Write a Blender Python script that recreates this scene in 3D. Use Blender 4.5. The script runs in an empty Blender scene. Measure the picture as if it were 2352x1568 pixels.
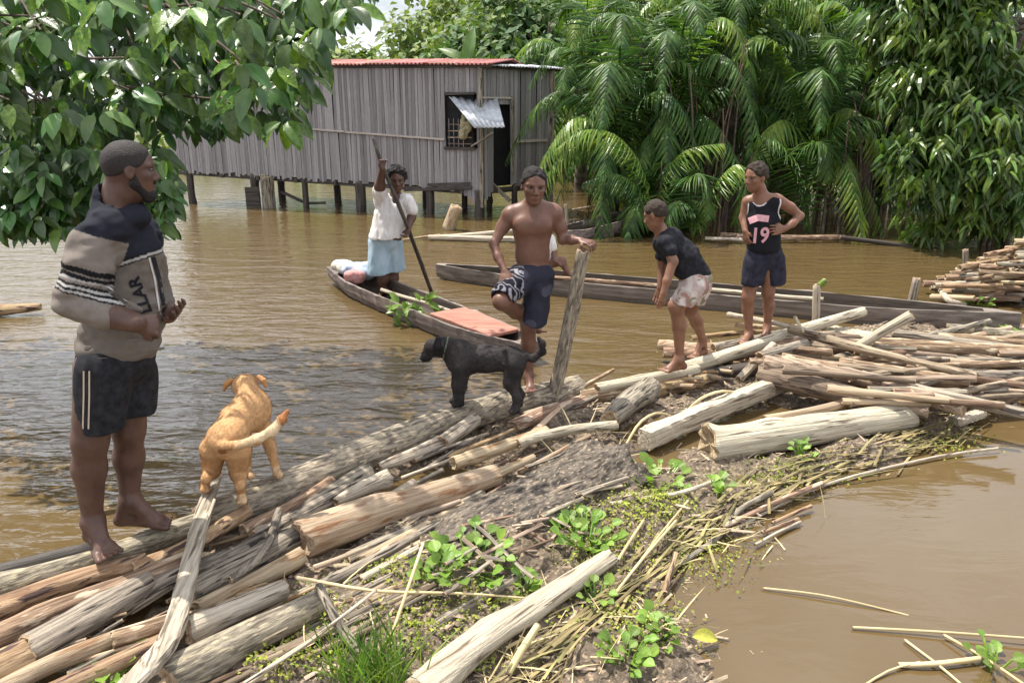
import bpy, bmesh, math, random
import numpy as np
from mathutils import Vector, Matrix
random.seed(7)
RNG = np.random.default_rng(7)
SC = bpy.context.scene
COL = SC.collection
PI = math.pi

# ------------------------------------------------------------------ camera
CAM_Z, TILT, FOC = 2.05, math.radians(16.85), 1764.0     # focal length in pixels of a 2352 x 1568 picture
cam = bpy.data.cameras.new('camera'); camo = bpy.data.objects.new('camera', cam); COL.objects.link(camo)
camo.location = (0, 0, CAM_Z); camo.rotation_euler = (PI/2 - TILT, 0, 0)
cam.sensor_width = 36; cam.lens = 36*FOC/2352; cam.clip_end = 2000; cam.clip_start = 0.05
SC.camera = camo

# ------------------------------------------------------------------ sky and sun
SUN_EL, SUN_AZ = math.radians(66), math.radians(-58)     # azimuth from +Y (view direction) towards +X
w = bpy.data.worlds.new('World'); SC.world = w; w.use_nodes = True
nt = w.node_tree; nt.nodes.clear()
def N(nt, t, **k):
    n = nt.nodes.new(t)
    for a, b in k.items(): setattr(n, a, b)
    return n
sky = N(nt, 'ShaderNodeTexSky', sky_type='NISHITA', sun_disc=False, sun_elevation=SUN_EL, sun_rotation=SUN_AZ, air_density=1.2, dust_density=2.0)
tc = N(nt, 'ShaderNodeTexCoord'); mp = N(nt, 'ShaderNodeMapping'); mp.inputs['Scale'].default_value = (1, 1, 2.4); mp.inputs['Location'].default_value = (12.4, 8.68, 0)
cn = N(nt, 'ShaderNodeTexNoise'); cn.inputs['Scale'].default_value = 2.3; cn.inputs['Detail'].default_value = 7; cn.inputs['Roughness'].default_value = .6
cr = N(nt, 'ShaderNodeValToRGB'); cr.color_ramp.elements[0].position = .30; cr.color_ramp.elements[1].position = .56
mx = N(nt, 'ShaderNodeMix', data_type='RGBA'); mx.inputs[7].default_value = (18, 18.5, 20, 1)
bg = N(nt, 'ShaderNodeBackground'); bg.inputs['Strength'].default_value = .060
out = N(nt, 'ShaderNodeOutputWorld')
L = nt.links.new
L(tc.outputs['Generated'], mp.inputs[0]); L(mp.outputs[0], cn.inputs['Vector']); L(cn.outputs['Fac'], cr.inputs[0])
L(cr.outputs[0], mx.inputs[0]); L(sky.outputs[0], mx.inputs[6]); L(mx.outputs[2], bg.inputs[0]); L(bg.outputs[0], out.inputs[0])
sun = bpy.data.lights.new('sun', 'SUN'); sun.energy = 5.0; sun.angle = math.radians(.55); sun.color = (1, .945, .86)
suno = bpy.data.objects.new('sun', sun); COL.objects.link(suno)
sdir = Vector((math.sin(SUN_AZ)*math.cos(SUN_EL), math.cos(SUN_AZ)*math.cos(SUN_EL), math.sin(SUN_EL)))
suno.rotation_euler = sdir.to_track_quat('Z', 'Y').to_euler(); suno.location = sdir*40
SC.view_settings.view_transform = 'Standard'; SC.view_settings.look = 'None'
SC.view_settings.exposure = 0.6; SC.view_settings.gamma = 1; SC.view_settings.use_curve_mapping = False
SC.cycles.max_bounces = 8; SC.cycles.transparent_max_bounces = 8
try: SC.cycles.use_denoising = True
except Exception: pass

# ------------------------------------------------------------------ helpers: picture <-> place
CO = Vector((0, 0, CAM_Z)); FW = Vector((0, math.cos(TILT), -math.sin(TILT))); UPV = Vector((0, math.sin(TILT), math.cos(TILT)))
def ray(px, py):
    return Vector((1, 0, 0))*((px-1176)/FOC) + UPV*((784-py)/FOC) + FW
def G(px, py, z=0.0):                       # point of height z under a picture position
    d = ray(px, py); return CO + d*((z-CAM_Z)/d.z)
def Yp(px, py, y):                          # point at distance y under a picture position
    d = ray(px, py); return CO + d*(y/d.y)
def mpp(p): return (Vector(p)-CO).dot(FW)/FOC   # metres per pixel at a point

# ------------------------------------------------------------------ helpers: objects
def tag(o, label=None, cat=None, group=None, kind=None):
    if label: o['label'] = label
    if cat: o['category'] = cat
    if group: o['group'] = group
    if kind: o['kind'] = kind
    return o
def empty(name, loc=(0, 0, 0), label=None, cat=None, group=None):
    o = bpy.data.objects.new(name, None); COL.objects.link(o); o.location = loc; o.empty_display_size = .1
    return tag(o, label, cat, group)
def link(name, me, mat=None, parent=None, world=True):
    o = bpy.data.objects.new(name, me); COL.objects.link(o)
    for m in (mat if isinstance(mat, (list, tuple)) else [mat]):
        if m is not None and not (len(me.materials) > 0 and me.materials.find(m.name) >= 0): me.materials.append(m)
    if parent is not None:
        o.parent = parent
        if world: o.matrix_parent_inverse = Matrix.Translation(parent.location).inverted() if parent.parent is None and parent.type == 'EMPTY' else parent.matrix_basis.inverted()
    return o
def mesh_np(name, V, F, smooth=True, mats=None):
    V = np.asarray(V, np.float32); F = np.asarray(F, np.int32)
    me = bpy.data.meshes.new(name); k = F.shape[1]
    me.vertices.add(len(V)); me.vertices.foreach_set('co', V.ravel())
    me.loops.add(F.size); me.loops.foreach_set('vertex_index', F.ravel())
    me.polygons.add(len(F)); me.polygons.foreach_set('loop_start', np.arange(0, F.size, k, dtype=np.int32))
    try: me.polygons.foreach_set('loop_total', np.full(len(F), k, np.int32))
    except Exception: pass
    if mats is not None: me.polygons.foreach_set('material_index', np.asarray(mats, np.int32))
    me.update(calc_edges=True); me.validate()
    me.polygons.foreach_set('use_smooth', np.full(len(me.polygons), smooth, bool))
    return me
def mesh_bm(name, bm, smooth=False):
    me = bpy.data.meshes.new(name); bmesh.ops.recalc_face_normals(bm, faces=bm.faces); bm.to_mesh(me); bm.free()
    if smooth: me.polygons.foreach_set('use_smooth', np.full(len(me.polygons), True, bool))
    return me
def add_box(bm, c, size, R=None, jit=0):
    vs = []
    for sx in (-1, 1):
        for sy in (-1, 1):
            for sz in (-1, 1):
                v = Vector((sx*size[0]/2, sy*size[1]/2, sz*size[2]/2))
                if jit: v += Vector((random.uniform(-jit, jit), random.uniform(-jit, jit), random.uniform(-jit, jit)))
                if R is not None: v = R @ v
                vs.append(bm.verts.new(v + Vector(c)))
    for f in ((0, 1, 3, 2), (4, 6, 7, 5), (0, 4, 5, 1), (2, 3, 7, 6), (0, 2, 6, 4), (1, 5, 7, 3)):
        bm.faces.new([vs[i] for i in f])
def frame(x, up=(0, 0, 1)):                 # rotation matrix whose X axis is x
    x = Vector(x).normalized(); up = Vector(up)
    y = up.cross(x)
    if y.length < 1e-4: y = Vector((0, 1, 0)).cross(x)
    if y.length < 1e-4: y = Vector((1, 0, 0))
    y.normalize(); z = x.cross(y)
    return Matrix((x, y, z)).transposed()
def frames_np(X, UP):                       # (n,3) directions -> (n,3,3)
    X = X/np.linalg.norm(X, axis=1, keepdims=True)
    Y = np.cross(UP, X); ln = np.linalg.norm(Y, axis=1, keepdims=True); Y = np.where(ln < 1e-5, np.array([0, 1, 0]), Y/np.maximum(ln, 1e-5))
    Z = np.cross(X, Y)
    return np.stack([X, Y, Z], axis=2)
def scatter(TV, TF, T, R, S):               # copies of a small template at many places
    n, m = len(T), len(TV); S = np.asarray(S)
    if S.ndim == 1: S = np.repeat(S[:, None], 3, 1)
    V = np.einsum('nij,nmj->nmi', R, TV[None]*S[:, None, :]) + T[:, None, :]
    F = TF[None] + (np.arange(n)*m)[:, None, None]
    return V.reshape(-1, 3), F.reshape(-1, TF.shape[1])
_lat = np.random.default_rng(3).random((32, 32, 32)).astype(np.float32)
def vnoise(P):                              # value noise -1..1
    P = np.asarray(P, np.float32); i = np.floor(P).astype(int); f = P-i; f = f*f*(3-2*f); i &= 31; j = (i+1) & 31
    def g(a, b, c): return _lat[a, b, c]
    x0, y0, z0 = i[..., 0], i[..., 1], i[..., 2]; x1, y1, z1 = j[..., 0], j[..., 1], j[..., 2]
    fx, fy, fz = f[..., 0], f[..., 1], f[..., 2]
    a = g(x0, y0, z0)*(1-fx)+g(x1, y0, z0)*fx; b = g(x0, y1, z0)*(1-fx)+g(x1, y1, z0)*fx
    c = g(x0, y0, z1)*(1-fx)+g(x1, y0, z1)*fx; d = g(x0, y1, z1)*(1-fx)+g(x1, y1, z1)*fx
    return ((a*(1-fy)+b*fy)*(1-fz)+(c*(1-fy)+d*fy)*fz)*2-1
def fbm(P, o=3):
    P = np.asarray(P, np.float32); r = 0; a = 1
    for k in range(o): r = r + a*vnoise(P*(2**k)+k*7.3); a *= .5
    return r

# ------------------------------------------------------------------ materials
MATS = {}
def pmat(name, c1, c2, scale=(8, 8, 8), rough=.8, bump=.3, detail=6, vary=.25, coords='Object', spec=.3, ramp=(.35, .65), c3=None, s3=(20, 20, 20), r3=(.58, .66), bumpdist=.02, island=False, attr=None, trans=0, sss=0):
    m = bpy.data.materials.new(name); m.use_nodes = True; nt = m.node_tree; nt.nodes.clear(); L = nt.links.new
    o = N(nt, 'ShaderNodeOutputMaterial'); p = N(nt, 'ShaderNodeBsdfPrincipled')
    p.inputs['Roughness'].default_value = rough; p.inputs['Specular IOR Level'].default_value = spec
    tc = N(nt, 'ShaderNodeTexCoord'); mp = N(nt, 'ShaderNodeMapping'); mp.inputs['Scale'].default_value = scale
    oi = N(nt, 'ShaderNodeObjectInfo')
    ofs = N(nt, 'ShaderNodeVectorMath', operation='SCALE'); ofs.inputs[3].default_value = 37.0
    cmb = N(nt, 'ShaderNodeCombineXYZ')
    for i in range(3): L(oi.outputs['Random'], cmb.inputs[i])
    L(cmb.outputs[0], ofs.inputs[0]); L(ofs.outputs[0], mp.inputs['Location'])
    L(tc.outputs[coords], mp.inputs['Vector'])
    n = N(nt, 'ShaderNodeTexNoise'); n.inputs['Scale'].default_value = 1; n.inputs['Detail'].default_value = detail; n.inputs['Roughness'].default_value = .62
    L(mp.outputs[0], n.inputs['Vector'])
    r = N(nt, 'ShaderNodeValToRGB'); r.color_ramp.elements[0].position, r.color_ramp.elements[1].position = ramp
    L(n.outputs['Fac'], r.inputs[0])
    mx = N(nt, 'ShaderNodeMix', data_type='RGBA'); mx.inputs[6].default_value = (*c1, 1); mx.inputs[7].default_value = (*c2, 1)
    L(r.outputs[0], mx.inputs[0]); col = mx.outputs[2]
    if attr:
        at = N(nt, 'ShaderNodeVertexColor', layer_name=attr); ml = N(nt, 'ShaderNodeMix', data_type='RGBA', blend_type='MULTIPLY'); ml.inputs[0].default_value = 1
        L(at.outputs[0], ml.inputs[6]); L(col, ml.inputs[7]); col = ml.outputs[2]
    if c3:
        mp3 = N(nt, 'ShaderNodeMapping'); mp3.inputs['Scale'].default_value = s3; L(tc.outputs[coords], mp3.inputs[0]); L(ofs.outputs[0], mp3.inputs['Location'])
        n3 = N(nt, 'ShaderNodeTexNoise'); n3.inputs['Scale'].default_value = 1; n3.inputs['Detail'].default_value = 3; L(mp3.outputs[0], n3.inputs['Vector'])
        r3n = N(nt, 'ShaderNodeValToRGB'); r3n.color_ramp.elements[0].position, r3n.color_ramp.elements[1].position = r3; L(n3.outputs['Fac'], r3n.inputs[0])
        m3 = N(nt, 'ShaderNodeMix', data_type='RGBA'); m3.inputs[7].default_value = (*c3, 1); L(r3n.outputs[0], m3.inputs[0]); L(col, m3.inputs[6]); col = m3.outputs[2]
    if vary:
        hs = N(nt, 'ShaderNodeHueSaturation')
        src = oi.outputs['Random']
        if island:
            ge = N(nt, 'ShaderNodeNewGeometry'); src = ge.outputs['Random Per Island']
        mr = N(nt, 'ShaderNodeMapRange'); mr.inputs[3].default_value = 1-vary; mr.inputs[4].default_value = 1+vary; L(src, mr.inputs[0]); L(mr.outputs[0], hs.inputs['Value'])
        mh = N(nt, 'ShaderNodeMath', operation='MULTIPLY_ADD'); mh.inputs[1].default_value = .045 if island else .02; mh.inputs[2].default_value = .5-(.0225 if island else .01)
        fr = N(nt, 'ShaderNodeMath', operation='FRACT'); m7 = N(nt, 'ShaderNodeMath', operation='MULTIPLY'); m7.inputs[1].default_value = 7.31
        L(src, m7.inputs[0]); L(m7.outputs[0], fr.inputs[0]); L(fr.outputs[0], mh.inputs[0]); L(mh.outputs[0], hs.inputs['Hue'])
        L(col, hs.inputs['Color']); col = hs.outputs[0]
    L(col, p.inputs['Base Color'])
    if sss:
        p.inputs['Subsurface Weight'].default_value = sss; p.inputs['Subsurface Radius'].default_value = (.012, .005, .003); p.inputs['Subsurface Scale'].default_value = 1
    if bump:
        b = N(nt, 'ShaderNodeBump'); b.inputs['Strength'].default_value = bump; b.inputs['Distance'].default_value = bumpdist
        L(n.outputs['Fac'], b.inputs['Height']); L(b.outputs[0], p.inputs['Normal'])
    sh = p.outputs[0]
    if trans:
        t = N(nt, 'ShaderNodeBsdfTranslucent'); tcol = N(nt, 'ShaderNodeMix', data_type='RGBA', blend_type='MULTIPLY'); tcol.inputs[0].default_value = 1; tcol.inputs[7].default_value = (1.3, 1.5, .5, 1)
        L(col, tcol.inputs[6]); L(tcol.outputs[2], t.inputs[0]); ms = N(nt, 'ShaderNodeMixShader'); ms.inputs[0].default_value = trans; L(sh, ms.inputs[1]); L(t.outputs[0], ms.inputs[2]); sh = ms.outputs[0]
    L(sh, o.inputs[0]); MATS[name] = m
    return m
# wood: grain runs along local X
M_rot = pmat('rotten grey trunk', (.04, .034, .028), (.20, .165, .13), (14, 34, 34), .85, 1.0, vary=0, ramp=(.38, .62), c3=(.33, .26, .18), s3=(30, 60, 60), r3=(.58, .66), bumpdist=.04)
M_pile = pmat('brown grey pole', (.16, .12, .085), (.40, .305, .215), (2.6, 55, 55), .82, .9, vary=.28, ramp=(.38, .62), c3=(.09, .06, .045), s3=(5, 40, 40), r3=(.57, .64))
M_grey = pmat('weathered grey wood', (.13, .11, .085), (.38, .325, .25), (3, 60, 60), .85, 1.0, vary=.22, ramp=(.40, .60), c3=(.04, .034, .03), s3=(5, 46, 46), r3=(.58, .63))
M_tan = pmat('peeled tan wood', (.29, .21, .13), (.49, .385, .26), (2.2, 50, 50), .75, .7, vary=.15, ramp=(.38, .62), c3=(.24, .13, .06), s3=(5, 30, 30), r3=(.56, .66))
M_pale = pmat('pale bleached wood', (.36, .305, .225), (.57, .50, .385), (2.4, 70, 70), .8, .8, vary=.12, ramp=(.38, .62), c3=(.16, .12, .085), s3=(3.5, 44, 44), r3=(.57, .65))
M_plank = pmat('weathered plank', (.26, .215, .165), (.50, .43, .34), (2.2, 60, 60), .82, .8, vary=.05, ramp=(.38, .62), c3=(.14, .11, .08), s3=(3, 44, 44), r3=(.58, .66))
M_brown = pmat('brown bark', (.12, .075, .05), (.34, .23, .15), (4, 55, 55), .9, 1.0, vary=.25, ramp=(.40, .60), c3=(.48, .38, .27), s3=(7, 30, 30), r3=(.56, .61))
M_orange = pmat('orange peeled bark', (.24, .145, .08), (.45, .315, .185), (3, 46, 46), .8, .9, vary=.15, ramp=(.40, .60), c3=(.08, .05, .04), s3=(6, 34, 34), r3=(.55, .60))
M_mossy = pmat('mossy lichened bark', (.12, .10, .075), (.36, .31, .23), (9, 55, 55), .9, 1.0, vary=.12, ramp=(.40, .60), c3=(.44, .38, .25), s3=(16, 44, 44), r3=(.55, .68))
M_dark = pmat('wet dark wood', (.025, .02, .018), (.09, .075, .06), (2, 24, 24), .55, .6, vary=.2)
M_end = pmat('cut wood end', (.20, .13, .08), (.46, .35, .22), (40, 40, 40), .85, .5, vary=.1)
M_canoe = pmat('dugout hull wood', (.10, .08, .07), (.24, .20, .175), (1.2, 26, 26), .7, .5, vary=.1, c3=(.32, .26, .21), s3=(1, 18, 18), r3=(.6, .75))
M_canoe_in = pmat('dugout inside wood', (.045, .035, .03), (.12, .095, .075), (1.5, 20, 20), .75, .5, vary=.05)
M_slat = pmat('weathered split bamboo', (.17, .16, .16), (.33, .31, .31), (30, 30, 2.2), .85, .4, vary=.30, coords='Object', c3=(.44, .38, .31), s3=(24, 24, 1.0), r3=(.58, .70))
M_batten = pmat('pale bamboo batten', (.36, .31, .26), (.5, .45, .38), (3, 20, 20), .8, .3, vary=.1)
M_void = pmat('house interior shade', (.010, .010, .012), (.02, .018, .018), vary=0, bump=0)  # near black stands in for the shade inside the house
M_roof = pmat('faded red iron', (.28, .085, .075), (.42, .19, .17), (3, 3, 3), .6, .15, vary=.18, c3=(.30, .07, .05), s3=(1.5, 9, 3))
M_tin = pmat('grey sheet iron', (.30, .31, .33), (.55, .57, .60), (3, 6, 6), .45, .2, vary=.1)
M_mud = pmat('wet mud and rotten litter', (.062, .047, .034), (.215, .165, .115), (26, 26, 26), .7, 1.0, vary=0, c3=(.36, .27, .18), s3=(45, 45, 45), r3=(.56, .64), bumpdist=.03)
M_bank = pmat('leafy river bank', (.06, .06, .03), (.16, .14, .07), (2, 2, 2), .9, .6, vary=0)
M_litter = pmat('dry litter', (.13, .095, .065), (.42, .33, .23), (12, 12, 12), .85, .2, vary=.5, island=True)
M_reed = pmat('dry straw reed', (.46, .36, .18), (.62, .52, .30), (4, 30, 30), .7, .2, vary=.2)
M_stick = pmat('dry twig bark', (.26, .19, .13), (.52, .43, .32), (5, 40, 40), .85, .4, vary=.25)
# leaves
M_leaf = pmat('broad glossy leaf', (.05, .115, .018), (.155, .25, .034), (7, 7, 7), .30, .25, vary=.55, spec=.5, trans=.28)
M_leaf_shade = pmat('shade-darkened broad leaves', (.028, .075, .018), (.075, .15, .028), (5, 5, 5), .34, .2, vary=.45, spec=.5, island=True, trans=.10)  # darker copy for the inner foliage, canopy shade put into the colour
M_palm = pmat('palm frond', (.028, .076, .018), (.088, .165, .030), (3, 3, 3), .45, .1, vary=.45, spec=.32, island=True, trans=.25)
M_palmy = pmat('yellow green palm frond', (.10, .20, .03), (.22, .30, .05), (3, 3, 3), .38, .1, vary=.3, spec=.45, island=True, trans=.3)
M_palmd = pmat('dead palm frond', (.09, .065, .04), (.24, .18, .11), (4, 4, 4), .8, .1, vary=.3, island=True, trans=.15)
M_mango = pmat('drooping slender leaf', (.028, .078, .016), (.135, .205, .034), (1.7, 1.7, 1.7), .33, .1, vary=.45, spec=.5, island=True, trans=.28)
M_far = pmat('distant foliage', (.09, .15, .035), (.22, .27, .08), (.9, .9, .9), .6, .1, vary=.4, island=True, trans=.25)
M_far2 = pmat('distant dark foliage', (.05, .10, .035), (.10, .16, .05), (.9, .9, .9), .6, .1, vary=.4, island=True, trans=.25)
M_banana = pmat('banana leaf', (.10, .18, .05), (.17, .25, .08), (1, 8, 8), .4, .2, vary=.2, trans=.3)
M_hya = pmat('water hyacinth leaf', (.11, .23, .035), (.26, .37, .06), (14, 14, 14), .35, .2, vary=.35, spec=.5, trans=.3)
M_moss = pmat('duckweed and moss', (.16, .20, .03), (.34, .36, .06), (20, 20, 20), .7, .2, vary=.4, island=True, trans=.2)
M_grass = pmat('green grass blade', (.08, .17, .03), (.22, .30, .06), (5, 5, 5), .5, .1, vary=.4, island=True, trans=.3)
M_trunk = pmat('tree bark', (.05, .04, .03), (.17, .13, .10), (9, 9, 3), .9, .9, vary=.15)
# people
def skin(n, a, b): return pmat(n, a, b, (14, 14, 14), .46, .12, vary=0, spec=.42, sss=.12, bumpdist=.006)
M_skinm = skin('dark brown skin', (.072, .036, .025), (.108, .056, .039))
M_skinw = skin('deep brown skin', (.085, .040, .027), (.12, .060, .040))
M_skinb = skin('warm brown skin', (.128, .060, .039), (.178, .087, .058))
M_skinc = skin('light brown skin', (.175, .080, .046), (.235, .115, .068))
M_hair = pmat('black curly hair', (.008, .007, .007), (.03, .026, .024), (160, 160, 160), .75, .9, vary=0, bumpdist=.01)
M_hairc = pmat('brown cropped hair', (.018, .012, .009), (.060, .040, .027), (130, 130, 130), .75, .9, vary=0, bumpdist=.01)
M_hairm = pmat('shaved hair', (.014, .011, .010), (.036, .027, .024), (190, 190, 190), .65, .8, vary=0, bumpdist=.006)
M_eyew = pmat('eye white', (.13, .11, .10), (.16, .14, .12), rough=.6, bump=0, vary=0)
M_iris = pmat('dark iris', (.012, .008, .006), (.02, .012, .01), rough=.4, bump=0, vary=0)
M_lip = pmat('lip', (.16, .07, .055), (.22, .10, .08), rough=.4, bump=0, vary=0)
M_nail = pmat('nail', (.38, .26, .21), (.45, .32, .26), rough=.35, bump=0, vary=0)
def cloth(n, a=(1, 1, 1), b=(1, 1, 1), attr=None, sc=(26, 26, 26), bump=.25, rough=.9): return pmat(n, a, b, sc, rough, bump, vary=0, spec=.15, attr=attr, bumpdist=.008)
M_cloth = cloth('printed cloth', (.82, .82, .82), (1, 1, 1), 'dye')
M_black = cloth('black cloth', (.012, .012, .014), (.03, .03, .034))
M_print = cloth('black print', (.012, .012, .016), (.02, .02, .024), bump=.1)
M_pinkp = cloth('pink print', (.55, .27, .30), (.66, .38, .40), bump=.1)
M_fur = pmat('dog fur', (.72, .72, .72), (1, 1, 1), (60, 60, 60), .75, .5, vary=0, spec=.2, attr='dye', bumpdist=.012)
M_plastic = pmat('woven white sack', (.50, .46, .38), (.66, .62, .53), (30, 30, 30), .7, .4, vary=0)
M_bluecloth = cloth('pale blue cloth', (.32, .42, .58), (.52, .60, .72))
M_pinkcloth = cloth('pink cloth', (.50, .20, .20), (.62, .36, .34))
M_redwood = pmat('reddish board', (.26, .115, .075), (.42, .21, .145), (3, 20, 20), .75, .3, vary=.05)

# ------------------------------------------------------------------ water
def water_mat():
    m = bpy.data.materials.new('muddy flood water'); m.use_nodes = True; nt = m.node_tree; L = nt.links.new
    p = nt.nodes['Principled BSDF']; p.inputs['Roughness'].default_value = .06; p.inputs['IOR'].default_value = 1.54; p.inputs['Specular IOR Level'].default_value = .5
    tc = N(nt, 'ShaderNodeTexCoord')
    def noise(sc, det, rot=0, dist=0):
        mp = N(nt, 'ShaderNodeMapping'); mp.inputs['Scale'].default_value = sc; mp.inputs['Rotation'].default_value = (0, 0, rot); L(tc.outputs['Object'], mp.inputs[0])
        n = N(nt, 'ShaderNodeTexNoise'); n.inputs['Scale'].default_value = 1; n.inputs['Detail'].default_value = det; n.inputs['Distortion'].default_value = dist; L(mp.outputs[0], n.inputs['Vector']); return n
    a = noise((1.6, 4.2, 1), 3, .12, .6); b = noise((5.5, 13, 1), 4, -.15, .8); c = noise((.5, .7, 1), 2)
    # calmer water in the lee of the raft: a broad patch mask in place coordinates
    sep = N(nt, 'ShaderNodeSeparateXYZ'); L(tc.outputs['Object'], sep.inputs[0])
    def mr(src, a0, a1, b0, b1, clamp=True):
        n = N(nt, 'ShaderNodeMapRange'); n.interpolation_type = 'SMOOTHSTEP'
        for i, v in enumerate((a0, a1, b0, b1)): n.inputs[i+1].default_value = v
        L(src, n.inputs[0]); return n.outputs[0]
    def ma(op, x, y):
        n = N(nt, 'ShaderNodeMath', operation=op)
        for i, v in enumerate((x, y)):
            if isinstance(v, (int, float)): n.inputs[i].default_value = v
            else: L(v, n.inputs[i])
        return n.outputs[0]
    # river side of the raft line:  y - 0.62 x > 4.2
    side = ma('SUBTRACT', sep.outputs[1], ma('MULTIPLY', sep.outputs[0], .62))
    rough_w = mr(side, 3.6, 5.0, .10, 1.0)
    h = ma('ADD', ma('MULTIPLY', a.outputs['Fac'], .75), ma('MULTIPLY', b.outputs['Fac'], .22))
    bp = N(nt, 'ShaderNodeBump'); bp.inputs['Distance'].default_value = .085; L(h, bp.inputs['Height']); L(ma('MULTIPLY', rough_w, .62), bp.inputs['Strength'])
    L(bp.outputs[0], p.inputs['Normal'])
    mx = N(nt, 'ShaderNodeMix', data_type='RGBA'); mx.inputs[6].default_value = (.092, .060, .024, 1); mx.inputs[7].default_value = (.116, .079, .034, 1)
    L(c.outputs['Fac'], mx.inputs[0]); L(mx.outputs[2], p.inputs['Base Color'])
    return m
M_water = water_mat()
# ------------------------------------------------------------------ smooth bodies: signed distances on a grid, then surface nets
class Sdf:
    def __init__(s, h): s.p = []; s.h = h; s.planes = []; s.nz = None
    def cone(s, a, b, ra, rb, k=.02, op=1): s.p.append(('c', np.array(a, float), np.array(b, float), ra, rb, k, op)); return s
    def ell(s, c, r, R=None, k=.02, op=1):
        s.p.append(('e', np.array(c, float), np.array(r, float), np.array(R, float) if R is not None else np.eye(3), 0, k, op)); return s
    def chain(s, pts, rs, k=.02, op=1):
        for i in range(len(pts)-1): s.cone(pts[i], pts[i+1], rs[i], rs[i+1], k, op)
        return s
    def plane(s, pt, n, k=.01): s.p.append(('p', np.array(pt, float), np.array(n, float)/np.linalg.norm(n), 0, 0, k, -1)); return s
    def noise(s, freq, amp): s.nz = (np.array(freq, float)*np.ones(3), amp); return s
    def build(s):
        lo = np.full(3, 1e9); hi = -lo
        for q in s.p:
            if q[0] == 'p' or q[6] < 0: continue
            if q[0] == 'c':
                r = max(q[3], q[4]); l, u = np.minimum(q[1], q[2])-r, np.maximum(q[1], q[2])+r
            else:
                r = max(q[2]); l, u = q[1]-r, q[1]+r
            lo = np.minimum(lo, l); hi = np.maximum(hi, u)
        h = s.h; lo = lo-4*h-.02; n = np.ceil((hi+4*h+.02-lo)/h).astype(int)+1
        ax = [(lo[i]+h*np.arange(n[i])).astype(np.float32) for i in range(3)]
        F = np.full(n, .5, np.float32)
        for q in s.p:
            k = q[5]
            if q[0] == 'p':
                d = (ax[0][:, None, None]-q[1][0])*q[2][0]+(ax[1][None, :, None]-q[1][1])*q[2][1]+(ax[2][None, None, :]-q[1][2])*q[2][2]
                hh = np.maximum(k-np.abs(F-d), 0)/max(k, 1e-6); F = np.maximum(F, d)+hh*hh*k*.25; continue
            if q[0] == 'c': r = max(q[3], q[4]); l, u = np.minimum(q[1], q[2])-r, np.maximum(q[1], q[2])+r
            else: r = max(q[2]); l, u = q[1]-r, q[1]+r
            mg = k+3*h+.01; i0 = np.clip(np.floor((l-mg-lo)/h).astype(int), 0, n); i1 = np.clip(np.ceil((u+mg-lo)/h).astype(int)+1, 0, n)
            if (i1 <= i0).any(): continue
            sl = tuple(slice(i0[i], i1[i]) for i in range(3))
            X = ax[0][sl[0]][:, None, None]; Y = ax[1][sl[1]][None, :, None]; Z = ax[2][sl[2]][None, None, :]
            if q[0] == 'c':
                a, b = q[1], q[2]; ba = b-a; L2 = max(float(ba@ba), 1e-9)
                px, py, pz = X-a[0], Y-a[1], Z-a[2]
                t = np.clip((px*ba[0]+py*ba[1]+pz*ba[2])/L2, 0, 1)
                d = np.sqrt((px-t*ba[0])**2+(py-t*ba[1])**2+(pz-t*ba[2])**2)-(q[3]+(q[4]-q[3])*t)
            else:
                px, py, pz = X-q[1][0], Y-q[1][1], Z-q[1][2]; R = q[3]; rr = q[2]
                u0 = (px*R[0, 0]+py*R[1, 0]+pz*R[2, 0]); u1 = (px*R[0, 1]+py*R[1, 1]+pz*R[2, 1]); u2 = (px*R[0, 2]+py*R[1, 2]+pz*R[2, 2])
                k0 = np.sqrt((u0/rr[0])**2+(u1/rr[1])**2+(u2/rr[2])**2); k1 = np.sqrt((u0/rr[0]**2)**2+(u1/rr[1]**2)**2+(u2/rr[2]**2)**2)
                d = k0*(k0-1)/np.maximum(k1, 1e-6)
            f = F[sl]
            if q[6] > 0:
                hh = np.maximum(k-np.abs(f-d), 0)/max(k, 1e-6); F[sl] = np.minimum(f, d)-hh*hh*k*.25
            else:
                d = -d; hh = np.maximum(k-np.abs(f-d), 0)/max(k, 1e-6); F[sl] = np.maximum(f, d)+hh*hh*k*.25
        if s.nz is not None:
            I = np.argwhere(np.abs(F) < s.nz[1]*3+2*h); P = lo+I*h
            F[I[:, 0], I[:, 1], I[:, 2]] += (fbm(P*s.nz[0], 2)*s.nz[1]).astype(np.float32)
        return nets(F, lo, h)
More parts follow.
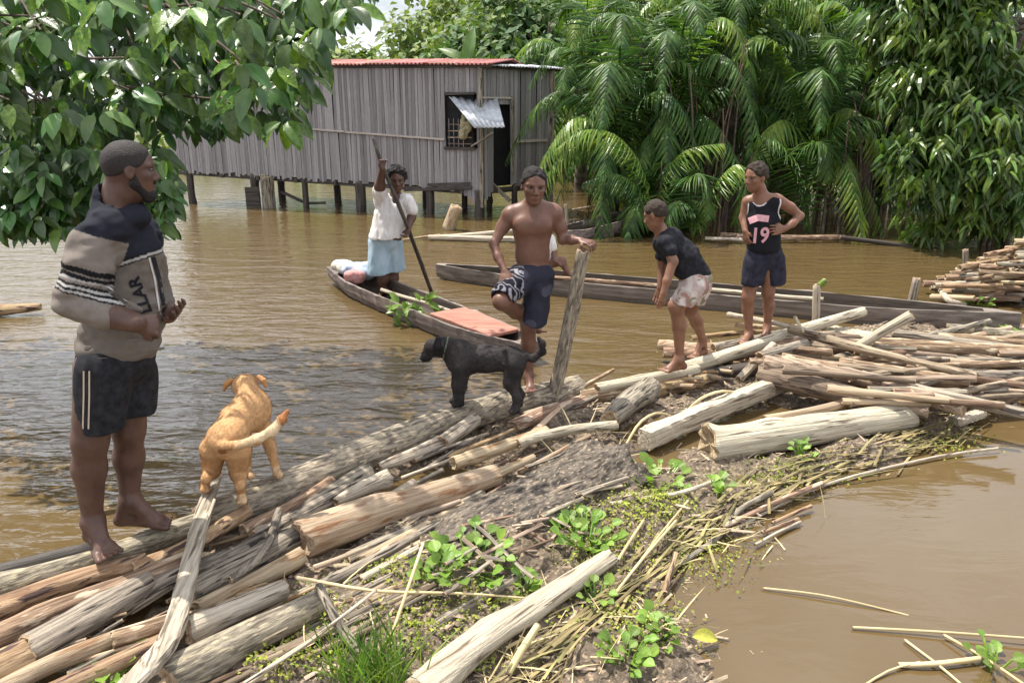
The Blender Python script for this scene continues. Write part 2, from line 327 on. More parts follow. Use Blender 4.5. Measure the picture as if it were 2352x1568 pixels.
def nets(F, lo, h):
    ins = F < 0
    c = [ins[a:F.shape[0]-1+a, b:F.shape[1]-1+b, d:F.shape[2]-1+d] for a in (0, 1) for b in (0, 1) for d in (0, 1)]
    cnt = np.zeros(c[0].shape, np.uint8)
    for q in c: cnt += q
    act = (cnt > 0) & (cnt < 8); I = np.argwhere(act)
    idx = np.full(act.shape, -1, np.int32); idx[act] = np.arange(len(I))
    off = np.array([(a, b, d) for a in (0, 1) for b in (0, 1) for d in (0, 1)])
    val = np.stack([F[I[:, 0]+o[0], I[:, 1]+o[1], I[:, 2]+o[2]] for o in off], 1)
    acc = np.zeros((len(I), 3)); num = np.zeros(len(I))
    for i in range(8):
        for j in range(i+1, 8):
            if np.abs(off[i]-off[j]).sum() != 1: continue
            fa, fb = val[:, i], val[:, j]; m = (fa < 0) != (fb < 0); t = np.where(m, fa/np.where(m, fa-fb, 1), 0)
            acc += m[:, None]*(off[i]+t[:, None]*(off[j]-off[i])); num += m
    V = lo+(I+acc/np.maximum(num, 1)[:, None])*h
    Q = []
    for a in range(3):
        b, d = (a+1) % 3, (a+2) % 3
        s0 = [slice(None)]*3; s1 = [slice(None)]*3; s0[a] = slice(0, -1); s1[a] = slice(1, None)
        A, B = ins[tuple(s0)], ins[tuple(s1)]
        E = np.argwhere(A != B); E = E[(E[:, b] > 0) & (E[:, d] > 0) & (E[:, b] < F.shape[b]-1) & (E[:, d] < F.shape[d]-1)]
        if not len(E): continue
        def cell(ob, od):
            K = E.copy(); K[:, b] += ob; K[:, d] += od; return idx[K[:, 0], K[:, 1], K[:, 2]]
        q = np.stack([cell(-1, -1), cell(0, -1), cell(0, 0), cell(-1, 0)], 1)
        fl = ~A[E[:, 0], E[:, 1], E[:, 2]]; q[fl] = q[fl][:, ::-1]; Q.append(q)
    Q = np.concatenate(Q)
    # one smoothing pass along the edges
    e = np.concatenate([Q[:, [0, 1]], Q[:, [1, 2]], Q[:, [2, 3]], Q[:, [3, 0]]])
    S = np.zeros_like(V); C = np.zeros(len(V)); 
    for k in range(3): S[:, k] = np.bincount(e[:, 0], V[e[:, 1], k], len(V))+np.bincount(e[:, 1], V[e[:, 0], k], len(V))
    C = np.bincount(e[:, 0], minlength=len(V))+np.bincount(e[:, 1], minlength=len(V))
    V = V*.5+.5*S/np.maximum(C, 1)[:, None]
    return V, Q
def dye(me, V, fn):
    c = np.asarray(fn(np.asarray(V)), np.float32); at = me.color_attributes.new('dye', 'FLOAT_COLOR', 'POINT')
    at.data.foreach_set('color', np.concatenate([c, np.ones((len(c), 1), np.float32)], 1).ravel())
def body(name, sdf, mat, parent, dyefn=None):
    V, F = sdf.build(); me = mesh_np(name, V, F)
    if dyefn is not None: dye(me, V, dyefn)
    return link(name, me, mat, parent)

# ------------------------------------------------------------------ people
def rotz(yaw):   # forward vector for a yaw: 0 faces the camera, 90 faces +X
    a = math.radians(yaw); return Vector((math.sin(a), -math.cos(a), 0))
def headframe(yaw, pitch=0, roll=0):
    f = rotz(yaw); u = Vector((0, 0, 1)); r = f.cross(u)           # r: the person's right-hand side ... f x u
    p = math.radians(pitch); f2 = f*math.cos(p)-u*math.sin(p); u2 = u*math.cos(p)+f*math.sin(p)
    q = math.radians(roll); r2 = r*math.cos(q)+u2*math.sin(q); u3 = u2*math.cos(q)-r*math.sin(q)
    return f2, r2, u3
class Person:
    def __init__(s, label, y0, base, hvox=.0055, slim=.86):
        s.y0 = y0; s.root = empty('person', G(*base), label, 'person'); s.h = hvox
        s.s = slim*mpp(Yp(base[0], base[1]-200, y0)); s.b = Sdf(hvox); s.base = base
    def J(s, px, py, dy=0): return Yp(px, py, s.y0+dy)
    def head(s, sd, c, H, yaw, pitch=0, roll=0, jaw=1, hairmat=None, hairline=.25, hairthick=.035, afro=.012, beard=False, skinmat=None):
        f, r, u = headframe(yaw, pitch, roll); c = Vector(c); R = np.array(Matrix((f, r, u)).transposed())
        def q(a, b, d): return c+f*(a*H)+r*(b*H)+u*(d*H)
        k = .10*H
        sd.ell(q(-.04, 0, .12), (.41*H, .335*H, .375*H), R, k)
        sd.ell(q(.10, 0, -.16), (.27*H, .265*H, .30*H), R, k)
        sd.ell(q(.24, 0, -.38), (.10*H, .13*H, .085*H), R, .12*H)
        for sg in (-1, 1):
            sd.ell(q(.23, sg*.17, -.06), (.10*H, .10*H, .085*H), R, .08*H)             # cheekbone
            sd.ell(q(.345, sg*.145, .045), (.06*H, .085*H, .05*H), R, .05*H, -1)        # eye socket
            sd.cone(q(.335, sg*.05, .115), q(.27, sg*.24, .105), .045*H, .035*H, .05*H) # brow
            sd.ell(q(-.03, sg*.335, -.01), (.085*H, .028*H, .135*H), R, .02*H)          # ear
            sd.ell(q(.005, sg*.37, -.0), (.04*H, .02*H, .07*H), R, .015*H, -1)
            sd.ell(q(.385, sg*.06, -.135), (.05*H, .045*H, .04*H), R, .03*H)            # nostril wing
        sd.cone(q(.335, 0, .08), q(.425, 0, -.105), .035*H, .055*H, .05*H)
        sd.ell(q(.345, 0, -.235), (.06*H, .115*H, .03*H), R, .02*H); sd.ell(q(.335, 0, -.285), (.055*H, .10*H, .03*H), R, .02*H)
        out = []
        for sg in (-1, 1):
            bm = bmesh.new(); bmesh.ops.create_uvsphere(bm, u_segments=12, v_segments=8, radius=1)
            M4 = Matrix.Translation(q(.305, sg*.145, .045)) @ Matrix((f, r, u)).transposed().to_4x4() @ Matrix.Diagonal((.045*H, .060*H, .022*H, 1))
            bmesh.ops.transform(bm, matrix=M4, verts=bm.verts); eye = link('eye', mesh_bm('eye', bm, True), M_eyew, s.root); out.append(eye)
            bm = bmesh.new(); bmesh.ops.create_uvsphere(bm, u_segments=10, v_segments=6, radius=1)
            M4 = Matrix.Translation(q(.340, sg*.145, .043)) @ Matrix((f, r, u)).transposed().to_4x4() @ Matrix.Diagonal((.018*H, .034*H, .024*H, 1))
            bmesh.ops.transform(bm, matrix=M4, verts=bm.verts); link('iris', mesh_bm('iris', bm, True), M_iris, eye)
        if hairmat:
            hs = Sdf(min(s.h, .005)); t = hairthick*H
            hs.ell(q(-.045, 0, .12+.3*hairthick), (.41*H+t, .335*H+t, .375*H+t*1.2), R, .01)
            n1 = (np.array(f)*1.0-np.array(u)*.62); hs.plane(q(.30, 0, hairline), n1/np.linalg.norm(n1), .01)
            n2 = -np.array(u)*1+np.array(f)*.45; hs.plane(q(-.30, 0, -.13), n2/np.linalg.norm(n2), .015)
            for sg in (-1, 1): hs.ell(q(.03, sg*.38, -.08), (.12*H, .10*H, .15*H), R, .01, -1)
            hs.noise((38, 38, 38), afro*H)
            body('hair', hs, hairmat, s.root)
        if beard:
            bs = Sdf(.004)
            bs.cone(q(.02, -.27, -.20), q(.24, -.08, -.44), .075*H, .085*H, .05*H); bs.cone(q(.02, .27, -.20), q(.24, .08, -.44), .075*H, .085*H, .05*H)
            bs.ell(q(.26, 0, -.42), (.13*H, .17*H, .14*H), R, .05*H); bs.cone(q(.03, -.29, -.02), q(.04, -.27, -.22), .035*H, .07*H, .03*H); bs.cone(q(.03, .29, -.02), q(.04, .27, -.22), .035*H, .07*H, .03*H)
            bs.cone(q(.37, -.10, -.20), q(.37, .10, -.20), .03*H, .03*H, .03*H)
            bs.ell(q(.37, 0, -.26), (.07*H, .10*H, .035*H), R, .02*H, -1)
            bs.noise((50, 50, 50), .012*H); body('beard', bs, M_hair, s.root)
        return q
    def hand(s, sd, w, d, n, L=.17, side=1, curl=(.3, .4, .3), spread=.12, thumb=.6, k=.008):
        # w wrist, d direction of the fingers, n the way the palm looks, side: thumb on +-(d x n)
        w = Vector(w); d = Vector(d).normalized(); n = Vector(n); n = (n-d*n.dot(d)).normalized(); t = d.cross(n)*side
        R = np.array(Matrix((d, t, n)).transposed()); pl = .50*L; pw = .22*L
        sd.ell(w+d*pl*.52, (pl*.60, pw*1.02, .085*L+.002), R, .012)
        lens = (.42, .47, .44, .34); r0 = .048*L
        for i, fl in enumerate(lens):
            o = (1.5-i)*.5*.30*L*.95; a = (1.5-i)*spread
            p = w+d*pl*.92+t*o; dd = (d*math.cos(a)+t*math.sin(a)); ang = 0; pts = [w+d*pl*.55+t*o*.85, p]
            for j, sh in enumerate((.45, .32, .23)):
                ang += curl[j]; p = p+(dd*math.cos(ang)+n*math.sin(ang))*fl*L*sh; pts.append(p)
            sd.chain(pts, (r0*1.15, r0*1.1, r0*1.02, r0*.92, r0*.78), k)
        b = w+d*pl*.22+t*pw*.55; v = (d*.62+t*thumb+n*.35).normalized(); e = b+v*.26*L; v2 = (d*.9+t*thumb*.35+n*.45).normalized()
        sd.chain([b, e, e+v2*.17*L], (.075*L, .06*L, .045*L), .012)
    def foot(s, sd, ankle, toe, sole_z, r, L=None, k=.02, nails=True):
        a = Vector(ankle); t = Vector(toe); d = Vector((t.x-a.x, t.y-a.y, 0)); Lf = L or d.length*1.28; d.normalize(); sdv = Vector((-d.y, d.x, 0))
        heel = Vector((a.x, a.y, sole_z+.55*r))-d*.22*Lf; ball = Vector((a.x, a.y, sole_z+.42*r))+d*.46*Lf
        slope = (Vector(toe).z-sole_z)
        sd.cone(a, heel, r*.95, r*.62, k); sd.cone(heel, ball, r*.62, r*.60, k); sd.cone(a+d*.05*Lf, ball+Vector((0, 0, .1*r)), r*.85, r*.55, k*1.4)
        sd.cone(ball-sdv*r*.45, ball+sdv*r*.45, r*.50, r*.50, k)
        for i in range(5):
            o = (i-2)*r*.42; ln = (.27, .26, .235, .20, .17)[i] if True else .2
            p0 = ball+sdv*o*.9+d*.02*Lf; p1 = ball+sdv*o*1.15+d*(ln*Lf*.95); p1.z = sole_z+.30*r; rr = r*(.30 if i == 0 else .215)
            sd.cone(p0, p1, rr*1.15, rr, .006)
# ------------------------------------------------------------------ water, raft bed, far bank
def grid_mesh(name, xs, ys, fz):
    X, Y = np.meshgrid(xs, ys, indexing='ij'); Z = fz(X, Y); V = np.stack([X, Y, Z], -1).reshape(-1, 3)
    n, m = len(xs), len(ys); i = np.arange((n-1)*(m-1)); a = (i//(m-1))*m+i % (m-1)
    return mesh_np(name, V, np.stack([a, a+m, a+m+1, a+1], 1))
wm = grid_mesh('water', np.linspace(-90, 90, 60), np.linspace(-20, 140, 60), lambda X, Y: X*0)
tag(link('water', wm, M_water), kind='structure')
BAND = [G(*p) for p in ((-60, 1350), (200, 1275), (420, 1195), (520, 1190), (640, 1120), (1000, 965), (1290, 905), (1420, 880), (1540, 845), (1600, 800), (1760, 770), (2000, 745), (2400, 742), (2420, 900), (2270, 960), (2130, 1035), (1900, 1110), (1740, 1200), (1610, 1285), (1550, 1380), (1640, 1500), (1660, 1640), (-60, 1640))]
BX = np.array([p.x for p in BAND]); BY = np.array([p.y for p in BAND])
def band_dist(X, Y):                        # signed distance, + inside
    d = np.full(X.shape, 1e9); inside = np.zeros(X.shape, bool); n = len(BX)
    for i in range(n):
        x0, y0, x1, y1 = BX[i], BY[i], BX[(i+1) % n], BY[(i+1) % n]; dx, dy = x1-x0, y1-y0
        t = np.clip(((X-x0)*dx+(Y-y0)*dy)/(dx*dx+dy*dy), 0, 1); d = np.minimum(d, np.hypot(X-x0-t*dx, Y-y0-t*dy))
        c = ((y0 > Y) != (y1 > Y)) & (X < (x1-x0)*(Y-y0)/(y1-y0+1e-12)+x0); inside ^= c
    return np.where(inside, d, -d)
HILLS = [(*G(1230, 1120)[:2], .42, .30, .06), (*G(1110, 1250)[:2], .30, .22, .08), (*G(950, 1330)[:2], .35, .22, .05), (*G(1480, 1200)[:2], .40, .22, .05), (*G(800, 1480)[:2], .40, .30, .04), (*G(1950, 830)[:2], 1.4, .6, .06), (*G(1330, 960)[:2], .5, .2, .05), (*G(1330, 1480)[:2], .35, .18, .03), (*G(1690, 1140)[:2], .30, .16, .04), (*G(1850, 1085)[:2], .30, .14, .045), (*G(2010, 1035)[:2], .35, .14, .045), (*G(2160, 985)[:2], .30, .12, .03)]
POOLS = [(*G(985, 1110)[:2], .28, .16, .16), (*G(1700, 990)[:2], .55, .22, .30), (*G(1340, 1060)[:2], .35, .1, .14), (*G(1850, 960)[:2], .3, .12, .2)]
def bed_z(X, Y):
    X = np.asarray(X, float); Y = np.asarray(Y, float); d = band_dist(X, Y)
    z = np.where(d > 0, .0+.045*np.minimum(d/.15, 1), np.maximum(d*1.1, -.6))-.02
    for cx, cy, rx, ry, h in HILLS: z = z+h*np.exp(-((X-cx)/rx)**2-((Y-cy)/ry)**2)
    for cx, cy, rx, ry, h in POOLS: z = z-h*np.exp(-((X-cx)/rx)**2-((Y-cy)/ry)**2)
    P = np.stack([X, Y, X*0], -1)
    return z+.030*fbm(P*5, 3)+.022*fbm(P*19+9, 3)
bx = np.linspace(-2.9, 6.2, 420); by = np.linspace(1.9, 7.6, 300)
tag(link('mud_bank', grid_mesh('mud_bank', bx, by, bed_z), M_mud), kind='structure')
def bank_z(X, Y):
    P = np.stack([X, Y, X*0], -1); edge = 25+6*vnoise(P*.09)+np.where(X > 7, -(X-7)*.55, 0)
    return np.clip((Y-edge)*.10, -1.0, 2.2)+.15*fbm(P*.6, 2)
tag(link('far_bank', grid_mesh('far_bank', np.linspace(-70, 70, 90), np.linspace(14, 130, 80), bank_z), M_bank), kind='structure')

# ------------------------------------------------------------------ the stilt house
def build_house():
    A = Yp(400, 386, 17.6); R = Yp(1105, 431, 15.2); B = Yp(1262, 408, 16.5); FZ = R.z
    rt = empty('stilt_house', (R.x, R.y, 0), 'grey bamboo-walled stilt house with red iron roof standing in the flood', 'house')
    zA, zB = A.z, B.z
    ax = Vector((A.x-R.x, A.y-R.y, 0)); Lf = ax.length; ax.normalize(); nf = Vector((-ax.y, ax.x, 0)); nf = nf if nf.y < 0 else -nf
    bx_ = Vector((B.x-R.x, B.y-R.y, 0)); Lr = bx_.length; bx_.normalize(); nr = Vector((-bx_.y, bx_.x, 0)); nr = nr if nr.y < 0 else -nr
    def onp(px, py, o, u, n, off=0):        # picture point on a wall plane -> (along, z)
        d = ray(px, py); t = (Vector(o)+n*off-CO).dot(n)/d.dot(n); p = CO+d*t; return (p-Vector(o)).dot(u), p.z
    ROOFZ = Yp(1105, 151, 15.2).z; q_ = onp(735, 152, Vector((R.x, R.y, 0)), ax, nf); sl = (q_[1]-ROOFZ)/q_[0]; fl = (zA-FZ)/Lf; flr = (zB-FZ)/Lr
    def fz(a): return FZ+fl*a
    def tz(a): return ROOFZ+sl*a
    def zb(a): return zb0+sb*a
    rng = random.Random(5)
    base = []
    for i in range(4):
        bm = bmesh.new(); add_box(bm, (0, 0, .5), (1, 1, 1), jit=.0); 
        for v in bm.verts:
            if v.co.z > .9: v.co.x *= rng.uniform(.8, 1.05)
        bmesh.ops.subdivide_edges(bm, edges=[e for e in bm.edges if abs(e.verts[0].co.z-e.verts[1].co.z) > .5], cuts=2)
        for v in bm.verts: v.co.x += rng.uniform(-.06, .06); v.co.y += rng.uniform(-.1, .1)
        me = mesh_bm('wall_slat', bm); me.materials.append(M_slat); base.append(me)
    def slat(o, u, n, a, wd, z0, z1, off):
        ob = bpy.data.objects.new('wall_slat', rng.choice(base)); COL.objects.link(ob); ob.parent = rt; ob.matrix_parent_inverse = Matrix.Translation(rt.location).inverted()
        R3 = Matrix((u, n, Vector((0, 0, 1)))).transposed(); tilt = Matrix.Rotation(rng.gauss(0, .006), 3, n)
        ob.matrix_basis = Matrix.Translation(Vector(o)+u*a+n*(off+rng.uniform(-.008, .008))+Vector((0, 0, z0-o.z))) @ (tilt @ R3).to_4x4() @ Matrix.Diagonal((wd, .018, z1-z0, 1))
    O = R.copy()
    # openings on the front wall
    aw = [onp(x, y, O, ax, nf) for x, y in ((1028, 340), (1092, 215))]; wx0, wx1 = aw[1][0], aw[0][0]; wz0, wz1 = aw[0][1], aw[1][1]
    qb0, qb1 = onp(1000, 318, O, ax, nf), onp(720, 298, O, ax, nf); sb = (qb1[1]-qb0[1])/(qb1[0]-qb0[0]); zb0 = qb0[1]-sb*qb0[0]
    sw = .072; a = 0.0; i = 0
    while a < Lf:
        wd = sw*rng.uniform(.7, 1.2); low = fz(a)-.05+rng.uniform(-.05, .04)
        if a < .45: low -= .32*max(0, 1-a/.45)
        elif a < 1.0: low -= .02
        hole = wx0-.02 < a+wd/2 < wx1
        if hole:
            slat(O, ax, nf, a+wd/2, wd*.93, low, wz0, 0); slat(O, ax, nf, a+wd/2, wd*.93, wz1, tz(a)+.02, 0)
        else:
            slat(O, ax, nf, a+wd/2, wd*.93, low, zb(a)+.02, 0); slat(O, ax, nf, a+wd/2, wd*.93, zb(a)-.02, tz(a)+rng.uniform(0, .05), .022)
        a += wd
    # right-hand wall with the doorway
    dd = [onp(x, y, O, bx_, nr) for x, y in ((1132, 240), (1172, 395))]; dx0, dx1, dz1, dz0 = dd[0][0], dd[1][0], dd[0][1], dd[1][1]
    a = 0.0
    while a < Lr:
        wd = sw*rng.uniform(.9, 1.3)
        if dx0 < a+wd/2 < dx1: slat(O, bx_, nr, a+wd/2, wd*.93, dz1, ROOFZ+.02, 0)
        else: slat(O, bx_, nr, a+wd/2, wd*.93, FZ+flr*a-.03+rng.uniform(-.05, .03)-(.3*max(0, 1-a/.3)), ROOFZ+.02, 0)
        a += wd
    # battens
    def bar(name, p, q, wd, th, mat, n):
        bm = bmesh.new(); p, q = Vector(p), Vector(q); add_box(bm, (0, 0, 0), ((q-p).length, th, wd), jit=.003)
        me = mesh_bm(name, bm); o = link(name, me, mat, rt, False); o.matrix_parent_inverse = Matrix.Translation(rt.location).inverted()
        o.matrix_basis = Matrix.Translation((p+q)/2) @ frame(q-p, (0, 0, 1)).to_4x4(); return o
    zup = Vector((0, 0, 1))
    def wp(a, z, u, n, off): return Vector((O.x, O.y, 0))+u*a+n*off+zup*z
    bar('batten', wp(wx1+.05, zb(wx1), ax, nf, .045), wp(2.9, zb(2.9), ax, nf, .045), .035, .02, M_batten, nf)
    bar('batten', wp(2.95, zb(2.95)+.01, ax, nf, .045), wp(Lf, zb(Lf)+.02, ax, nf, .045), .03, .02, M_batten, nf)
    bar('batten', wp(dx1+.08, zb0-.02, bx_, nr, .03), wp(Lr-.1, zb0-.02, bx_, nr, .03), .05, .02, M_batten, nr)
    bar('batten', wp(dx1+.05, dz1+.12, bx_, nr, .03), wp(dx0-.3, dz1+.12, bx_, nr, .03), .03, .02, M_batten, nr)
    bar('corner_post', wp(-.02, FZ-.38, ax, nf, .03), wp(-.02, ROOFZ-.02, ax, nf, .03), .07, .07, M_grey, nf)
    bar('corner_post', wp(Lr+.02, 0-.1, bx_, nr, .03), wp(Lr+.02, ROOFZ-.02, bx_, nr, .03), .10, .10, M_grey, nr)
    bar('door_post', wp(dx1+.03, dz0-.05, bx_, nr, .03), wp(dx1+.03, dz1+.15, bx_, nr, .03), .06, .05, M_grey, nr)
    # dark room behind the openings, its shade put into the colour; floor and beams
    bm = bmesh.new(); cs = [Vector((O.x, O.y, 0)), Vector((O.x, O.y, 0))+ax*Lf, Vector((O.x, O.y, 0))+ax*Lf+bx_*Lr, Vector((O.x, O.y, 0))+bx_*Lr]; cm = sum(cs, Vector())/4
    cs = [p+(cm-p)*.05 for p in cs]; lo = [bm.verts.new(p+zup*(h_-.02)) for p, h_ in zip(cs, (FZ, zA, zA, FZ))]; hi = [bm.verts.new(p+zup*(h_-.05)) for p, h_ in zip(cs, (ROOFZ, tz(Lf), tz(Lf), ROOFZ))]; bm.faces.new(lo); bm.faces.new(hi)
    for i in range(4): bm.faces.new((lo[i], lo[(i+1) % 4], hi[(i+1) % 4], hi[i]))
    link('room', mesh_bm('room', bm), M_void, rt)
    bar('floor_beam', wp(.1, fz(0)-.09, ax, nf, -.07), wp(Lf, fz(Lf)-.09, ax, nf, -.07), .10, .08, M_dark, nf)
    bar('floor_beam', wp(.1, FZ-.09, bx_, nr, -.07), wp(Lr, FZ-.09, bx_, nr, -.07), .10, .08, M_dark, nr)
    for k in range(9):
        q = .4+k*.95
        if q < Lf: bar('joist', wp(q, fz(q)-.10, ax, nf, .03), wp(q, fz(q)-.10, ax, nf, -1.6), .09, .07, M_dark, nf)
    bar('sill_board', onw(onp, O, ax, nf, 985, 424, wp, .05), onw(onp, O, ax, nf, 1082, 421, wp, .05), .05, .03, M_dark, nf)
    bar('sill_board', onw(onp, O, ax, nf, 930, 436, wp, .04), onw(onp, O, ax, nf, 1085, 431, wp, .04), .06, .03, M_dark, nf)
    # piles
    def pile(px, py, rpx, mat, top=None, tilt=0):
        p = G(px, py, 0); r = rpx*mpp(p); 
        o = log_mesh('pile', [p-zup*.4, p+zup*((top or FZ)-.06)+Vector((tilt, 0, 0))], r, r*.9, mat, seed=px); o.parent = rt; o.matrix_parent_inverse = Matrix.Translation(rt.location).inverted()
    def wallpile(px, wpx, mat, off=-.06, right=False):
        u, n_ = (bx_, nr) if right else (ax, nf); q = onp(px, 470, Vector((O.x, O.y, 0)), u, n_)[0]; p = wp(q, 0, u, n_, off); r_ = wpx*.5*mpp(p); tp = (FZ+flr*q) if right else fz(q)
        o = log_mesh('pile', [p-zup*.5, p+zup*(tp-.05)], r_, r_*.95, mat, px, rough=.05); o.parent = rt; o.matrix_parent_inverse = Matrix.Translation(rt.location).inverted()
    for px, wpx, m in ((440, 16, M_dark), (585, 20, M_dark), (700, 14, M_dark), (826, 24, M_dark), (985, 20, M_dark), (1098, 24, M_dark)): wallpile(px, wpx, m)
    for px, wpx, off in ((560, 16, -1.4), (690, 16, -1.5), (755, 18, -1.3), (905, 14, -1.5), (1010, 14, -1.3), (1060, 14, -1.6)): wallpile(px, wpx, M_dark, off)
    for px, wpx, m in ((1185, 14, M_dark), (1258, 18, M_grey)): wallpile(px, wpx, m, -.04, True)
    wallpile(622, 30, M_grey, .06)
    bar('shore_plank', Yp(566, 470, 16.9), Yp(598, 470, 16.9), .75, .04, M_dark, nf)
    bar('brace', Yp(645, 440, 16.9), Yp(706, 468, 16.8), .06, .05, M_dark, nf); bar('brace', Yp(700, 467, 16.8), Yp(748, 466, 16.8), .05, .05, M_dark, nf)
    bar('brace', Yp(1128, 420, 15.6), Yp(1172, 462, 15.5), .07, .05, M_grey, nf); bar('brace', Yp(1150, 436, 15.9), Yp(1240, 428, 16.6), .05, .05, M_dark, nf)
    # roof: pitched red iron sheets, corrugated
    ov = .16; z0 = ROOFZ+.02; rise = .14; dp = 1.1
    ns = 12; wsh = (Lf+.5)/ns
    for side in (0, 1):
      for k in range(ns):
        n = 40; us = np.linspace(0, wsh+.03, n); V = []; dz = rng.uniform(-.010, .010); e = rng.uniform(-.03, .05)
        for r_ in (0, .33, .66, 1.0):
            for u in us:
                cor = .020*math.sin(u/.085*2*PI); aa = -.28+k*wsh+u
                off = (ov+e-(ov+e+dp)*r_) if side == 0 else (-dp-1.1*r_); hz = rise*r_ if side == 0 else rise*(1-r_)
                V.append(wp(aa, z0+sl*aa+dz+hz+cor+(.006 if k % 2 else 0), ax, nf, off))
        F = [(r*n+i, r*n+i+1, (r+1)*n+i+1, (r+1)*n+i) for r in range(3) for i in range(n-1)]
        me = mesh_np('roof_sheet', V, F); o = link('roof_sheet', me, M_roof, rt); md = o.modifiers.new('thick', 'SOLIDIFY'); md.thickness = .006
    bar('shadow_trim', wp(-.25, tz(-.25)-.015, ax, nf, .05), wp(Lf+.1, tz(Lf)-.015, ax, nf, .05), .05, .03, M_dark, nf)  # dark wall-top trim that draws the shadow line under the roof
    # side roof over the right-hand wall
    V = []; n = 60; us = np.linspace(0, Lr+.35, n)
    for r_ in (0, 1):
        for u in us: V.append(wp(u-.05, z0-.01+.02*math.sin(u/.085*2*PI)+.06*r_, bx_, nr, .15-.5*r_))
    o = link('roof_sheet', mesh_np('roof_sheet', V, [(i, i+1, n+i+1, n+i) for i in range(n-1)]), M_tin, rt); o.modifiers.new('thick', 'SOLIDIFY').thickness = .006
    bar('shadow_trim', wp(.0, ROOFZ-.02, bx_, nr, .05), wp(Lr+.2, ROOFZ-.02, bx_, nr, .05), .05, .03, M_dark, nr)  # same dark trim as a shadow line on the right-hand wall
    # propped window shutter of sheet iron, lattice and hanging things inside the opening
    h0, h1 = onw(onp, O, ax, nf, 1034, 222, wp, .05), onw(onp, O, bx_, nr, 1138, 226, wp, .06)
    e0, e1 = Yp(1090, 293, 14.75), Yp(1160, 292, 14.65); V = []; n = 30
    for t in np.linspace(0, 1, n):
        p, q = h0.lerp(h1, t), e0.lerp(e1, t); nn = (h1-h0).cross(e0-h0).normalized(); c = nn*.012*math.sin(t*14*PI)
        V += [p+c, p.lerp(q, .5)+c, q+c]
    F = [(3*i+j, 3*i+j+1, 3*i+j+4, 3*i+j+3) for i in range(n-1) for j in range(2)]
    o = link('window_shutter', mesh_np('window_shutter', V, F), M_tin, rt); o.modifiers.new('thick', 'SOLIDIFY').thickness = .012
    bar('shutter_prop', onw(onp, O, ax, nf, 1086, 336, wp, .06), Yp(1132, 306, 14.7), .03, .03, M_grey, nf)
    bar('window_frame', wp(wx0, wz1, ax, nf, .04), wp(wx1, wz1, ax, nf, .04), .05, .05, M_dark, nf); bar('window_frame', wp(wx0, wz0, ax, nf, .04), wp(wx1+.05, wz0, ax, nf, .04), .05, .05, M_dark, nf)
    for k in range(4): bar('lattice_bar', wp(wx1-.10*k-.03, wz0, ax, nf, -.02), wp(wx1-.10*k-.03, wz0+.55, ax, nf, -.02), .02, .015, M_slat, nf)
    for k in range(4): bar('lattice_bar', wp(wx0+.1, wz0+.12*k+.08, ax, nf, -.03), wp(wx1, wz0+.12*k+.08, ax, nf, -.03), .02, .012, M_brown, nf)
    g = Sdf(.012)
    g.cone(wp(wx0+.22, wz0+.62, ax, nf, .0), wp(wx0+.26, wz0+.25, ax, nf, .02), .06, .09); g.ell(wp(wx0+.14, wz0+.42, ax, nf, .02), (.07, .05, .12)); g.noise(18, .02); body('hanging_cloth', g, cloth('mustard rag', (.22, .19, .10), (.42, .38, .25)), rt)
    return rt
def onw(onp, O, u, n, px, py, wp, off):
    a, z = onp(px, py, O, u, n); return wp(a, z, u, n, off)

